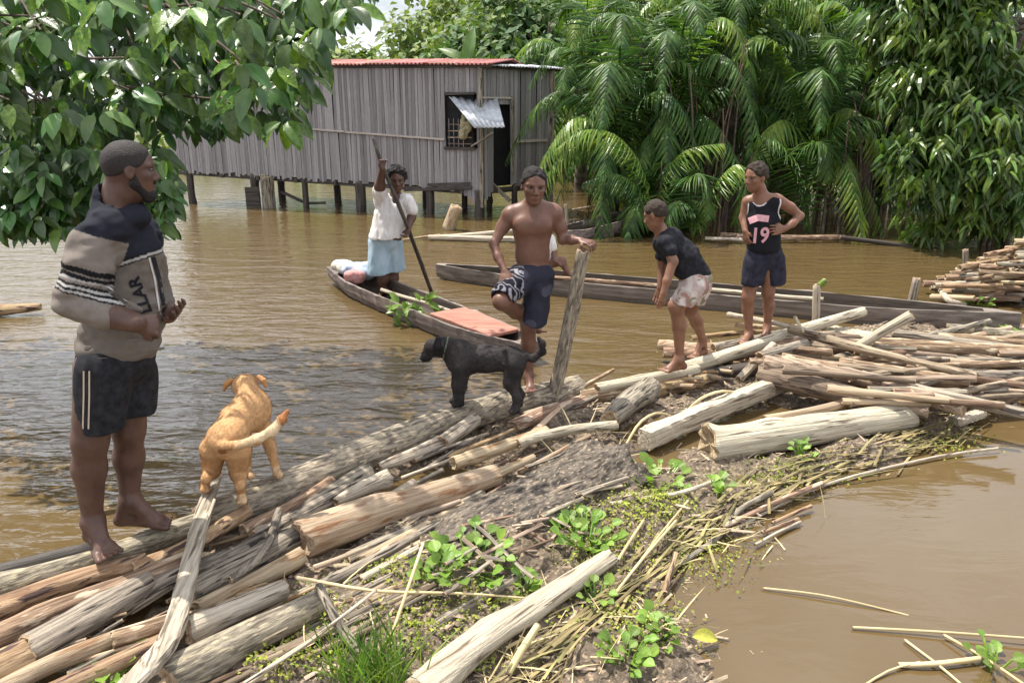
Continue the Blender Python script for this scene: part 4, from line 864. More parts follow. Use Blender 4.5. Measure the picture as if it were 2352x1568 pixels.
LOG('dark slanting log in the water right of the standing boy', [(1930, 545, .1), (2090, 566, .0)], 10, 12, M_dark)
LOG('huge rotten grey trunk lying in the middle of the raft', [(1010, 1300, .02), (1200, 1180, .04), (1400, 1068, .06)], 185, 200, M_rot, flat=.5, rough=.30, sides=30)
rg = random.Random(66)
for i in range(46):
    t = rg.random(); x = 1030+t*360+rg.uniform(-50, 50); y = 1290-t*215+rg.uniform(-70, 60); ln = rg.uniform(30, 150); a = rg.uniform(-.75, -.15) if rg.random() > .25 else rg.uniform(-.2, 1.0); z_ = .12+rg.uniform(-.02, .03)
    mt_ = rg.choice([M_grey, M_brown, M_stick, M_mossy, M_pile]); LOG('%s %s bark strip lying on the huge rotten trunk %s' % (size(ln, 65, 105), TONE[mt_.name], word(x, (1130, 1280), ('by the tan log', 'at its middle', 'toward the right boys'))), [(x-ln/2, y-ln/2*a, z_), (x+ln/2, y+ln/2*a, z_)], rg.uniform(6, 20), rg.uniform(5, 12), mt_, name='branch', cat='branch', group='bark and twigs on the rotten trunk', seed=i*5+31, sides=7, flat=.6, rough=.15)
rg = random.Random(61)
for i in range(44):
    t = rg.random(); x = 520+t*700; y = 1560-t*390+rg.uniform(-110, 70); ln = rg.uniform(140, 420); a = rg.uniform(-.62, -.44); w_ = rg.uniform(10, 26)
    mt_ = rg.choice([M_grey, M_grey, M_pile, M_brown, M_tan]); LOG('%s slim %s pole packed into the raft %s' % (size(ln, 230, 320), TONE[mt_.name], word(y, (1260, 1420), ('by the smooth tan log', 'above the grass tuft', 'along the bottom edge'))), [(x-ln/2, y-ln/2*a, .05), (x+ln/2, y+ln/2*a, .07)], w_, w_*.7, mt_, group='slim poles packed into the raft', seed=i*5+9, sides=9, rough=.12)
# poles filling the right-hand pile
rg = random.Random(40)
for i in range(110):
    x = rg.uniform(1800, 2400); y = rg.uniform(775, 925); a = rg.choice([rg.uniform(.0, .25), rg.uniform(.0, .25), rg.uniform(-.45, .0)]); ln = rg.uniform(90, 320); z = rg.uniform(.08, .30)
    if x < 1950 and y > 860: continue
    mt_ = rg.choice([M_pile, M_pile, M_pile, M_tan, M_grey, M_brown]); LOG('%s %s pole in the right hand pile, %s %s' % (word(ln, (160, 240), ('short', 'middling', 'long')), TONE[mt_.name], word(y, (820, 870), ('far side,', 'middle,', 'near side,')), word(x, (1980, 2180), ('left end', 'halfway along', 'right edge'))), [(x-ln/2, y-ln/2*a*.6, z), (x+ln/2, y+ln/2*a*.6, z+rg.uniform(-.02, .04))], rg.uniform(11, 24), rg.uniform(10, 20), mt_, group='poles filling the right hand pile', seed=i*11+5, sides=9)
for i in range(26):
    x = rg.uniform(1520, 1860); y = 880-(x-1520)*.30+rg.uniform(-30, 25); a = rg.uniform(-.5, .3); ln = rg.uniform(40, 120)
    mt_ = rg.choice([M_pale, M_tan, M_grey, M_brown, M_orange]); LOG('%s loose %s stick by the %s' % (size(ln, 65, 95), TONE[mt_.name], word(x, (1640, 1760), ('bending boy\'s feet', 'logs between the two boys', 'standing boy\'s feet'))), [(x-ln/2, y-ln/2*a*.6, .07), (x+ln/2, y+ln/2*a*.6, .13)], rg.uniform(7, 14), rg.uniform(6, 12), mt_, name='branch', cat='branch', group='loose sticks by the bending boy', seed=i*9+2, sides=7)
for i in range(40):
    t = rg.random(); x = 120+t*1250; y = 1500-t*560+rg.uniform(-70, 90); ln = rg.uniform(60, 200); a = rg.uniform(-.65, -.25)
    mt_ = rg.choice([M_pale, M_tan, M_grey, M_brown, M_orange, M_stick]); LOG('%s broken %s stick wedged in the raft %s' % (size(ln, 105, 150), TONE[mt_.name], word(t, (.25, .5, .75), ('at the bottom left logs', 'below the tan dog', 'beside the smooth tan log', 'below the black dog'))), [(x-ln/2, y-ln/2*a, .07), (x+ln/2, y+ln/2*a, .11)], rg.uniform(7, 16), rg.uniform(6, 12), mt_, name='branch', cat='branch', group='thin sticks wedged in the raft', seed=i*5+3, sides=7)
# driftwood heap on the right
rg = random.Random(12)
for i in range(130):
    u = rg.random()**.8; x = 2160+u*280; k = rg.random(); y0 = 700-rg.uniform(0, 34); z = .04+k*(.12+.62*u); a = rg.uniform(-.6, .35); ln = rg.uniform(60, 190)
    mt_ = rg.choice([M_pale, M_tan, M_grey, M_grey, M_brown, M_brown, M_orange]); LOG('%s %s stick %s the driftwood heap, %s' % (size(ln, 100, 145), TONE[mt_.name], word(z, (.2, .45), ('low in', 'halfway up', 'on top of')), word(u, (.33, .66), ('at its left end', 'in its middle', 'at the right edge'))), [(x-ln*.3, y0-185*z, z), (x-ln*.3+ln*math.cos(a), y0-185*z+ln*math.sin(a)*.3, z+rg.uniform(-.05, .10))], rg.uniform(9, 20), rg.uniform(8, 16), mt_, name='branch', cat='branch', group='driftwood heap by the right bank', seed=i*7+1, sides=8)
LOG('pale curved root at the left end of the driftwood heap', [(2162, 668, .1), (2180, 690, .12), (2215, 700, .05)], 14, 12, M_pale, name='branch', cat='branch')
# ------------------------------------------------------------------ leaf templates
def leaf_template(nl=7, width=.5, droop=.18, fold=.10, point=1.0, obov=0.0, wave=0):
    V, F = [], []
    for i in range(nl):
        t = i/(nl-1); w = width*.5*(math.sin(PI*min(1, t**(1-obov*.4)))**.75 if 0 < t < 1 else 0.015)*(1-.0*t)
        z = -droop*t*t; wv = wave*math.sin(t*17)
        for y in (-1, -.5, 0, .5, 1): V.append((t, w*y, z+fold*abs(y)*w*2+wv*abs(y)*w))
    for i in range(nl-1):
        for k in range(4): a = i*5+k; F.append((a, a+1, a+6, a+5))
    return np.array(V, float), np.array(F)
def strip_template(n=4, width=.07, droop=.35):
    V, F = [], []
    for i in range(n):
        t = i/(n-1); w = width*.5*(1-t**2.2)+.002; z = -droop*t*t
        V += [(t, -w, z-.0), (t, 0, z+width*.25), (t, w, z)]
    for i in range(n-1):
        a = i*3; F += [(a, a+1, a+4, a+3), (a+1, a+2, a+5, a+4)]
    return np.array(V, float), np.array(F)
def inpoly(px, py, poly):
    c = False; n = len(poly)
    for i in range(n):
        x0, y0 = poly[i]; x1, y1 = poly[(i+1) % n]
        if (y0 > py) != (y1 > py) and px < (x1-x0)*(py-y0)/(y1-y0)+x0: c = not c
    return c

# ------------------------------------------------------------------ broad-leaved tree at the left
def left_tree():
    rt = empty('broadleaf_tree', (-5.0, 6.2, 0), 'tree with large glossy hanging leaves behind the man', 'tree')
    rg = random.Random(21); R2 = np.random.default_rng(21)
    outline = [(-200, -180), (850, -180), (830, 40), (770, 80), (728, 120), (722, 190), (700, 230), (690, 320), (668, 335), (640, 290), (560, 300), (520, 338), (480, 345), (430, 320), (405, 330), (398, 470), (385, 510), (360, 500), (300, 520), (120, 560), (80, 570), (30, 560), (-40, 540), (-200, 540)]
    tv = [leaf_template(8, rg.uniform(.46, .56), d, rg.uniform(.08, .26), obov=.35, wave=.08) for d in (.12, .22, .32, .42, .16)]
    meshes = []
    for k, (V, F) in enumerate(tv):
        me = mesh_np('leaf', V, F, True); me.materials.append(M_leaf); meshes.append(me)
    twigs, front, back = [], [], []
    def whorl(px, py, y, size, store, nleaf):
        c = Yp(px, py, y); a0 = rg.random()*6.28
        for i in range(nleaf):
            a = a0+i*2*PI/nleaf+rg.uniform(-.4, .4); down = rg.uniform(.25, 1.5)
            d = Vector((math.cos(a), math.sin(a)*.8-.25, -down)).normalized()
            up = Vector((rg.uniform(-.3, .3)-.1, -.55+rg.uniform(-.3, .3), .9))
            store.append((c+d*.03, d, up, .74*size*rg.uniform(.7, 1.2), rg.randrange(5)))
        twigs.append(c)
    n = 0
    while n < 125:
        px, py = rg.uniform(-60, 820), rg.uniform(-60, 420)
        if not inpoly(px, py+40, outline): continue
        if 225 < px < 400 and py > 250 : continue
        if px < 250 and py > 330: continue
        whorl(px, py, rg.uniform(3.95, 4.9), .21, front, rg.randint(4, 6)); n += 1
    n = 0
    while n < 760:
        px, py = rg.uniform(-200, 845), rg.uniform(-180, 540)
        if not inpoly(px, py+35, outline): continue
        whorl(px, py, rg.uniform(4.9, 7.2), .21, back, rg.randint(4, 6)); n += 1
    # dark hanging skirt behind the man
    for k in range(520): whorl(rg.uniform(-220, 385), rg.uniform(330, 515), rg.uniform(4.6, 6.8) if k % 4 else rg.uniform(4.1, 4.6), .17, back, 5)
    for k in range(30): whorl(rg.uniform(330, 395), rg.uniform(380, 480), rg.uniform(3.9, 4.6), .11, back, 5)
    # canopy overhead, outside the picture, that shades the skirt
    for k in range(60): 
        p = Vector((rg.uniform(-5.2, -1.9), rg.uniform(5.5, 7.2), rg.uniform(3.0, 3.9))); a = rg.random()*6.28
        for i in range(5):
            b = a+i*1.256; back.append((p, Vector((math.cos(b), math.sin(b), -rg.uniform(.2, 1.2))).normalized(), Vector((0, 0, 1)), .21*rg.uniform(.8, 1.25), rg.randrange(5)))
    rg.shuffle(front)
    for (c, d, up, sz, k) in front[:300]:
        o = bpy.data.objects.new('leaf', meshes[k]); COL.objects.link(o); o.parent = rt; o.matrix_parent_inverse = Matrix.Translation(rt.location).inverted()
        o.matrix_basis = Matrix.Translation(c) @ frame(d, up).to_4x4() @ Matrix.Diagonal((sz, sz, sz, 1))
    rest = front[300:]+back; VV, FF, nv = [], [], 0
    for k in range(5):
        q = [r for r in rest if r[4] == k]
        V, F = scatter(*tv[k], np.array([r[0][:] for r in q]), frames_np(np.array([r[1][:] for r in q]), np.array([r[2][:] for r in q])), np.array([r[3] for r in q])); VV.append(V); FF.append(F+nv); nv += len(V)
    o = link('foliage', mesh_np('foliage', np.concatenate(VV), np.concatenate(FF)), M_leaf_shade, rt); o['kind'] = 'stuff'
    for c in twigs[:60]:
        q = log_mesh('twig', [c+Vector((rg.uniform(-.4, -.1), rg.uniform(.1, .4), rg.uniform(.0, .22))), c], .009, .005, M_trunk, seed=c.x*50, sides=5); q.parent = rt; q.matrix_parent_inverse = Matrix.Translation(rt.location).inverted()
    # trunk and limbs
    def limb(name, pts, r0, r1): 
        o = log_mesh(name, pts, r0, r1, M_trunk, seed=pts[0][0]*10+pts[-1][2]); o.parent = rt; o.matrix_parent_inverse = Matrix.Translation(rt.location).inverted()
    limb('trunk', [(-5.0, 6.2, -.5), (-4.7, 6.1, 1.5), (-4.1, 5.9, 3.2), (-3.6, 5.9, 4.8)], .20, .10)
    for q in ((-1.7, 5.4, 3.3), (-2.1, 4.8, 2.6), (-2.6, 4.9, 2.5), (-3.0, 5.2, 1.9)): limb('limb', [(-4.4, 6.0, 2.4), ((-4.4+q[0])/2, (6+q[1])/2, (2.4+q[2])/2+.35), q], .06, .015)
left_tree()

# ------------------------------------------------------------------ palms
STRIP = strip_template(4, .085, .45)
def frond_mesh(pts, n=46, ll=.55, rg=None, droop=.45, drop=0.5, wid=.085):
    # pts: rachis points; leaflets on both sides
    P = np.array([p[:] for p in pts], float); m = len(P)-1
    def cr(u):
        i = np.clip(u.astype(int), 0, m-1); f = (u-i)[:, None]; a = P[np.maximum(i-1, 0)]; b = P[i]; c = P[i+1]; d = P[np.minimum(i+2, m)]
        return .5*((2*b)+(c-a)*f+(2*a-5*b+4*c-d)*f*f+(3*b-a-3*c+d)*f**3)
    u = np.linspace(.12, .995, n)*m; C = cr(u); T = cr(np.minimum(u+.02, m-1e-4))-cr(np.maximum(u-.02, 0)); T /= np.linalg.norm(T, axis=1, keepdims=True)
    up = np.array([0, 0, 1.0]); S = np.cross(T, up); ln = np.linalg.norm(S, axis=1, keepdims=True); S = np.where(ln < .15, np.array([1, 0, 0]), S/np.maximum(ln, .15)); S /= np.linalg.norm(S, axis=1, keepdims=True); NN = np.cross(S, T)
    VV, FF, nv = [], [], 0; tt = u/m
    size = ll*(np.sin(PI*np.clip(tt*.86+.12, 0, 1))**.6)
    for sg in (-1, 1):
        ang = (.62+.45*tt)[:, None]; D = S*sg*np.cos(ang-.35)+T*np.sin(ang-.25)+NN*.25-np.array([0, 0, drop])+RNG.normal(0, .09, (n, 3))
        V, F = scatter(*STRIP, C, frames_np(D, NN+RNG.normal(0, .15, (n, 3))), np.stack([size*RNG.uniform(.8, 1.1, n), np.full(n, wid/.085*ll), size], 1)); VV.append(V); FF.append(F+nv); nv += len(V)
    # rachis as a thin three-sided rod
    k = 14; uu = np.linspace(0, m-1e-4, k); C2 = cr(uu); V = []; rr = np.linspace(.022, .006, k)
    for i in range(k):
        for a in range(4): V.append(C2[i]+rr[i]*np.array([math.cos(a*PI/2), math.sin(a*PI/2)*.5, math.sin(a*PI/2)]))
    F = [(i*4+a, i*4+(a+1) % 4, (i+1)*4+(a+1) % 4, (i+1)*4+a) for i in range(k-1) for a in range(4)]
    VV.append(np.array(V)); FF.append(np.array(F)+nv)
    return mesh_np('frond', np.concatenate(VV), np.concatenate(FF), False)
def arc(base, az, L, rise, fall, k=6):      # rachis: leaves the base steeply, arches over
    b = Vector(base); h = Vector((math.cos(az), math.sin(az), 0)); return [b+h*(L*(t**1.15)*.75)+Vector((0, 0, rise*math.sin(min(t*1.7, PI/2+.0) if t < .92 else PI/2)*1.0-fall*t**2.6)) for t in np.linspace(0, 1, k)]
def palm(label, base, h, nf, L, seed, dead=3, trunk=True, mat=None, low=0, front=True):
    rg = random.Random(seed); rt = empty('palm', base, label, 'palm', 'palms on the flooded bank'); b = Vector(base); top = b+Vector((rg.uniform(-.1, .1), 0, h))
    if trunk:
        o = log_mesh('trunk', [b-Vector((0, 0, .5)), b.lerp(top, .5), top], .17, .13, M_trunk, seed); o.parent = rt; o.matrix_parent_inverse = Matrix.Translation(rt.location).inverted()
    for i in range(nf):
        az = 2*PI*i*.381966+rg.uniform(-.3, .3); t = i/nf; Li = L*rg.uniform(.8, 1.1); rise = L*(.95-.9*t)*rg.uniform(.85, 1.1); fall = L*(.25+.75*t)
        m = frond_mesh(arc(top, az, Li*(.55+.5*t), rise, fall), n=44, ll=.55*rg.uniform(.85, 1.1), drop=.35+.6*t); mt = M_palm if rg.random() > .24 else M_palmy
        link('frond', m, mt, rt)
    for i in range(dead):
        az = rg.random()*6.28; m = frond_mesh([top, top+Vector((math.cos(az)*.35, math.sin(az)*.35, -.2)), top+Vector((math.cos(az)*.6, math.sin(az)*.6, -h*.45-.3)), top+Vector((math.cos(az)*.65, math.sin(az)*.65, -h*.8-.4))], n=30, ll=.4, drop=1.0, wid=.05)
        link('dead_frond', m, M_palmd, rt)
    return rt
def pb(px, y): p = Yp(px, 560, y); return (p.x, y, 0)
palm('tall palm rising behind the bending boy', pb(1530, 14.6), 1.7, 22, 3.6, 1, 4)
palm('palm leaning over the end of the house', pb(1395, 14.3), 1.3, 20, 3.5, 2, 2)
palm('palm with a bare brown trunk above the standing boy', pb(1660, 15.2), 3.0, 20, 3.2, 3, 5)
palm('dark palm to the right of the standing boy', pb(1830, 14.4), 1.2, 20, 3.4, 4, 4)
palm('palm crowded against the drooping tree', pb(1960, 16.0), 2.4, 20, 3.4, 5, 3)
palm('stemless palm at the water right of the worn out canoe', pb(1490, 13.4), .25, 12, 1.7, 6, 3, False)
palm('palm half hidden behind the front palms', pb(1740, 18.5), 3.2, 22, 3.8, 8, 3)
palm('palm standing back between house and front palms', pb(1330, 20.5), 2.6, 22, 3.8, 9, 2)
palm('palm at the back above the dark trunk hollow', pb(1560, 20.0), 3.6, 22, 4.0, 10, 2)
palm('palm deep in the shade behind the drooping tree', pb(2060, 19.0), 3.0, 22, 3.6, 11, 2)
# single fronds that stand out, each rooted in its own sucker plant
def sucker(label, px, y, fr, mats):
    rt = empty('palm_sucker', pb(px, y), label, 'palm')
    for (pts, n, ll, drop), mt in zip(fr, mats): link('frond', frond_mesh([Yp(*p) for p in pts], n=n, ll=ll, drop=drop, wid=.06), mt, rt)
sucker('low palm sucker with a bright yellow green arching frond by the house', 1500, 12.9, [([(1500, 540, 12.9), (1478, 400, 12.9), (1420, 315, 12.8), (1340, 300, 12.7), (1275, 345, 12.6)], 44, .50, .75), ([(1500, 540, 12.9), (1520, 420, 12.9), (1570, 350, 12.8), (1660, 330, 12.7)], 40, .5, .7), ([(1500, 540, 12.9), (1470, 440, 12.7), (1410, 400, 12.6), (1340, 420, 12.5)], 40, .45, .8)], [M_palmy, M_palmy, M_palm])
sucker('small palm sucker with a fan of hanging leaflets above the bending boy', 1590, 12.6, [([(1590, 545, 12.6), (1585, 440, 12.5), (1600, 400, 12.3), (1625, 420, 12.2), (1630, 500, 12.1)], 46, .5, .5), ([(1590, 545, 12.6), (1570, 470, 12.5), (1550, 470, 12.3), (1520, 540, 12.2)], 40, .4, .6), ([(1590, 545, 12.6), (1640, 430, 12.5), (1690, 380, 12.4), (1730, 400, 12.3)], 40, .45, .8)], [M_palm, M_palm, M_palmy])
sucker('palm sucker with a pale fan shaped frond facing the river', 1880, 13.2, [([(1860, 545, 13.2), (1850, 380, 13.2), (1870, 330, 13.0), (1900, 340, 12.8), (1905, 410, 12.7)], 60, .62, .35), ([(1860, 545, 13.2), (1830, 420, 13.2), (1790, 330, 13.0), (1760, 320, 12.9)], 40, .5, .7), ([(1860, 545, 13.2), (1900, 330, 13.3), (1960, 270, 13.2), (2020, 280, 13.1)], 44, .55, .7)], [M_palm, M_palm, M_palm])

# ------------------------------------------------------------------ trees made of leaf sprays
MANGO = strip_template(4, .31, .30)
def spray_tree(name, label, base, blobs, nleaf, lsize, mat, trunkpts=None, r=.16, group=None, tmpl=MANGO, down=1.0, sprays=True, seed=1, hollow=.35, spread=.16):
    rg = np.random.default_rng(seed); rt = empty(name, base, label, 'tree', group); T, D = [], []
    tot = sum(b[3]*b[4]*b[5] for b in blobs)**1.0
    for (cx, cy, cz, rx, ry, rz) in blobs:
        n = int(nleaf*(rx*ry*rz)/tot)//7+1; q = rg.normal(size=(n, 3)); q /= np.linalg.norm(q, axis=1, keepdims=True); q *= (hollow+(1-hollow)*rg.random((n, 1))**.6); c = np.array((cx, cy, cz))+q*np.array((rx, ry, rz)); c += .12*rg.normal(size=c.shape)*min(rx, rz)
        for i in range(7):
            a = rg.random(n)*6.28; d = np.stack([np.cos(a), np.sin(a), -down*rg.uniform(.4, 1.8, n)], 1)+q*.5; T.append(c+rg.normal(size=c.shape)*spread*np.array((1, 1, .8))); D.append(d)
    T = np.concatenate(T); D = np.concatenate(D); n = len(T)
    V, F = scatter(*tmpl, T, frames_np(D, np.array([0, -.3, 1])+rg.normal(0, .35, (n, 3))), lsize*rg.uniform(.65, 1.25, n))
    o = link('crown', mesh_np('crown', V, F, False), mat, rt); o['kind'] = 'stuff'
    if trunkpts:
        o = log_mesh('trunk', trunkpts, r, r*.5, M_trunk, seed*3); o.parent = rt; o.matrix_parent_inverse = Matrix.Translation(rt.location).inverted()
        tp = Vector(trunkpts[-1])
        for (cx, cy, cz, rx, ry, rz) in blobs[:7]:
            p0 = Vector(trunkpts[len(trunkpts)//2]).lerp(tp, .5); o = log_mesh('limb', [p0, p0.lerp(Vector((cx, cy, cz)), .5)+Vector((0, 0, .1)), (cx, cy, cz)], r*.35, r*.12, M_trunk, seed+int(cx*10), sides=7); o.parent = rt; o.matrix_parent_inverse = Matrix.Translation(rt.location).inverted()
    return rt
def blob(px, py, y, rpx, rpy, ry):
    c = Yp(px, py, y); s = mpp(c); return (c.x, c.y, c.z, rpx*s, ry, rpy*s)
bs = [blob(*q) for q in ((2080, 60, 12.6, 90, 70, .8), (2200, 90, 12.2, 100, 80, .9), (2300, 190, 12.0, 80, 70, .8), (2110, 190, 12.1, 90, 50, .7), (2230, 270, 11.7, 100, 60, .8), (2110, 340, 11.8, 80, 55, .7), (2270, 390, 11.5, 90, 60, .8), (2150, 420, 11.7, 80, 55, .6), (2230, 490, 11.6, 70, 40, .5), (2330, 470, 11.4, 60, 50, .6), (2350, 300, 11.8, 60, 80, .8), (2200, -60, 12.5, 150, 70, 1.0), (2080, -80, 13, 110, 60, 1.0), (2130, 520, 12.0, 50, 30, .4))]
p0 = Yp(2282, 600, 12.2)
spray_tree('drooping_tree', 'tree with slender drooping leaves at the right edge of the palms', (p0.x, 12.2, 0), bs, 9000, .25, M_mango, [(p0.x, 12.2, -.6), (p0.x-.05, 12.2, 1.0), (p0.x+.1, 12.4, 2.4), (p0.x+.2, 12.6, 4.2)], .16, seed=5, spread=.09, down=.95)
for i, (x, r_) in enumerate(((2248, .05), (2262, .04), (2305, .06))):
    p = Yp(x, 590, 12.0); tag(log_mesh('thin_stem', [(p.x, 12.0, -.4), (p.x+.02, 12.0, .6), (p.x-.1+.1*i, 12.2, 1.8)], r_, r_*.6, M_trunk, 40+i), ('thin stem left of the drooping tree trunk', 'thinnest stem beside the drooping tree trunk', 'pale stem right of the drooping tree trunk')[i], 'stem')
# hanging aerial roots and dead stems in the dark hollow
rg = random.Random(31)
for i in range(48):
    x = rg.choice([rg.uniform(1600, 1740), rg.uniform(1840, 2100), rg.uniform(1480, 1600), rg.uniform(1880, 2080)]); y = rg.uniform(12.6, 14.5); p = Yp(x, 545, y); hh = rg.uniform(.5, 3.4); lean = rg.uniform(-.4, .4)
    tag(log_mesh('dead_stem', [(p.x, y, -.3), (p.x+lean*.4, y, hh*.6), (p.x+lean, y+rg.uniform(-.2, .2), hh)], rg.uniform(.012, .03), .01, rg.choice([M_palmd, M_trunk, M_trunk, M_palmd]), i+80, sides=6), '%s stem standing %s, leaning %s' % (word(hh, (1.1, 2.1), ('short dry', 'head high dry', 'tall dry')), word(x, (1600, 1740, 1960), ('behind the bending boy', 'left of the standing boy', 'right of the standing boy', 'beside the drooping tree')), word(lean, (-.13, .13), ('to the left', 'hardly at all', 'to the right'))), 'stem', 'dry stems among the palms')
# shrubs filling the back of the thicket
def shrub(label, px, y, w, h, n, mat, seed, size=.3, tm=None, name='shrub'):
    p = Yp(px, 500, y); rgx = np.random.default_rng(seed); bl = [(p.x+rgx.uniform(-.6, .6)*w, y+rgx.uniform(-.5, .5), h*(.2+.7*rgx.random()), w*.5, .8, h*.35) for _ in range(6)]
    return spray_tree(name, label, (p.x, y, 0), bl, n, size, mat, [(p.x, y, -.5), (p.x, y, h*.4), (p.x+.1, y, h*.8)], .08, tmpl=tm or MANGO, seed=seed, hollow=.1)
for i, (x, y, w_, h, lab) in enumerate(((1480, 19, 1.9, 3.2, 'dark shrub behind the stemless palm'), (1640, 18, 1.9, 3.6, 'dark shrub behind the bare trunked palm'), (1790, 17.4, 1.8, 3.2, 'dark shrub behind the standing boy'), (1950, 17.6, 1.9, 3.4, 'dark shrub behind the fan shaped frond'), (2120, 16.6, 1.9, 3.2, 'dark shrub behind the drooping tree'), (2280, 18.5, 1.8, 2.2, 'low shrub far behind the drooping tree trunk'), (1300, 24, 1.6, 2.0, 'shrub on the bank right of the house'), (1380, 24.5, 1.4, 2.4, 'taller shrub on the bank right of the house'))):
    shrub(lab, x, y, w_, h, 2600, M_far2 if i < 6 else M_far, 50+i, .30)
# ------------------------------------------------------------------ far bank: separate trees
FARL = leaf_template(3, .7, .2, .1)
rg = random.Random(77)
far = [(760, 40, 5.2, 0, 'low pale tree on the far bank above the left end of the roof'), (840, 34, 3.6, 1, 'smallest tree under the patch of sky above the roof'), (900, 44, 4.6, 2, 'dark round tree below the patch of sky'), (960, 38, 4.6, 0, 'yellow green tree just right of the patch of sky'), (1020, 52, 8.5, 0, 'tall pale tree on the hill above the middle of the roof'), (1080, 36, 5.6, 2, 'dark tree behind the middle banana plant'), (1130, 46, 8.6, 0, 'tall pale tree above the house corner'), (1190, 40, 7.6, 1, 'pale green tree left of the palm tops'), (1250, 34, 7.2, 2, 'dark tree behind the palm leaning over the house'), (1330, 42, 8.5, 0, 'tree showing between the palm tops right of the house'), (700, 46, 6.8, 1, 'pale tree peeping past the large hanging leaves'), (1430, 44, 9, 2, 'tall dark tree behind the leftmost palms'), (1560, 42, 9, 0, 'tall tree behind the bending boy\'s palm'), (1700, 44, 9.5, 1, 'tallest tree behind the bare trunked palm'), (1850, 42, 9, 2, 'dark tree behind the palms above the standing boy'), (2000, 44, 9, 0, 'pale tree between the palms and the drooping tree'), (2150, 42, 8.5, 1, 'tree hidden behind the drooping tree'), (2280, 36, 5.0, 0, 'low tree at the right edge behind the drooping tree'), (860, 60, 5.6, 1, 'hazy tree on the hill line left of the sky patch'), (980, 70, 8.2, 2, 'dark tree on the hill line under the sky'), (1100, 66, 12.5, 0, 'highest tree on the hill line above the roof'), (1220, 62, 12, 1, 'tree on the hill line behind the palm tops')]
for i, (px, y, h, mi_, lab) in enumerate(far):
    p = Yp(px, 300, y); rgx = np.random.default_rng(300+i); w_ = h*.36; bl = []
    for k in range(9):
        zz = h*(.30+.6*rgx.random()); bl.append((p.x+rgx.uniform(-.8, .8)*w_, y+rgx.uniform(-.8, .8)*w_, zz, w_*rgx.uniform(.35, .6), w_*.5, h*rgx.uniform(.12, .2)))
    spray_tree('bank_tree', lab, (p.x, y, 0), bl, 2600, .50*(y/40)**.5, (M_far, M_far, M_far2)[mi_], [(p.x, y, -.5), (p.x, y, h*.4), (p.x+.2, y, h*.75)], .14, group='trees along the far bank', tmpl=FARL, seed=400+i, hollow=.45, down=.5, spread=.4)
# low growth along the far water edge, one mass nobody could count
T, D = [], []; rgx = np.random.default_rng(9)
for i in range(9000):
    x = rgx.uniform(-40, 45); y = 27+rgx.uniform(0, 9); T.append((x, y, rgx.random()**1.3*(1.3+.9*math.sin(x*.9)+.6*math.sin(x*2.3)))); D.append((rgx.normal(), rgx.normal()-.3, .1+rgx.normal()*.6))
V, F = scatter(*FARL, np.array(T), frames_np(np.array(D), np.array([0, -.2, 1])+rgx.normal(0, .4, (9000, 3))), rgx.uniform(.3, .7, 9000))
tag(link('undergrowth', mesh_np('undergrowth', V, F, False), M_far), 'low green undergrowth along the far water edge', 'undergrowth', None, 'stuff')
# banana plants above the roof
BAN = leaf_template(8, .40, .75, .16, wave=.2)
def banana(label, px, py, y, L, dirs, seed):
    p = Yp(px, py, y); rt = empty('banana_plant', (p.x, y, 0), label, 'banana plant'); rgx = random.Random(seed); me = mesh_np('leaf', *BAN); me.materials.append(M_banana)
    for dx, dz in dirs:
        o = bpy.data.objects.new('leaf', me); COL.objects.link(o); o.parent = rt; o.matrix_parent_inverse = Matrix.Translation(rt.location).inverted()
        d = Vector((dx, rgx.uniform(-.5, .1), dz)); o.matrix_basis = Matrix.Translation((p.x, y, p.z)) @ frame(d, (rgx.uniform(-.3, .3), -.7, .6)).to_4x4() @ Matrix.Diagonal((L*rgx.uniform(.8, 1.1),)*3+(1,))
    o = log_mesh('stem', [(p.x, y, -.3), (p.x, y, p.z*.5), (p.x, y, p.z)], .14, .09, M_trunk, seed); o.parent = rt; o.matrix_parent_inverse = Matrix.Translation(rt.location).inverted()
banana('banana plant with upright leaves above the middle of the roof', 1070, 150, 27, 1.15, ((.15, 1), (-.6, .75), (.9, .35)), 3)

# ------------------------------------------------------------------ plants on the raft
def bz(p): return float(bed_z(np.array([p.x]), np.array([p.y]))[0])
HY = leaf_template(6, .92, .05, .22, obov=.2); HYM = mesh_np('leaf', *HY); HYM.materials.append(M_hya)
def hyacinth(label, px, py, n, spread, size, z=None, seed=1):
    rg = random.Random(seed); c = G(px, py, .06); c.z = max(z if z is not None else bz(c), .0); rt = empty('water_hyacinth', c, label, 'plant'); s = mpp(c)
    st = bmesh.new()
    for i in range(int(n*1.9)):
        a = rg.random()*6.28; rr = spread*s*math.sqrt(rg.random()); b = c+Vector((math.cos(a)*rr, math.sin(a)*rr*1.4, rg.uniform(.02, .07))); d = Vector((math.cos(a)+rg.uniform(-.6, .6), math.sin(a)+rg.uniform(-.6, .6), rg.uniform(.1, .9)))
        o = bpy.data.objects.new('leaf', HYM); COL.objects.link(o); o.parent = rt; o.matrix_parent_inverse = Matrix.Translation(rt.location).inverted(); k = .86*size*s*rg.uniform(.55, 1.2)
        o.matrix_basis = Matrix.Translation(b) @ frame(d, (0, -.3, 1)).to_4x4() @ Matrix.Diagonal((k, k, k, 1))
        q = c+(b-c)*.4+Vector((0, 0, -.03)); dd = (b-q).normalized(); m4 = Matrix.Translation((b+q)/2) @ frame(dd).to_4x4() @ Matrix.Diagonal(((b-q).length, .006, .006, 1))
        bmesh.ops.create_cube(st, size=1, matrix=m4)
    link('stalks', mesh_bm('stalks', st), M_hya, rt)
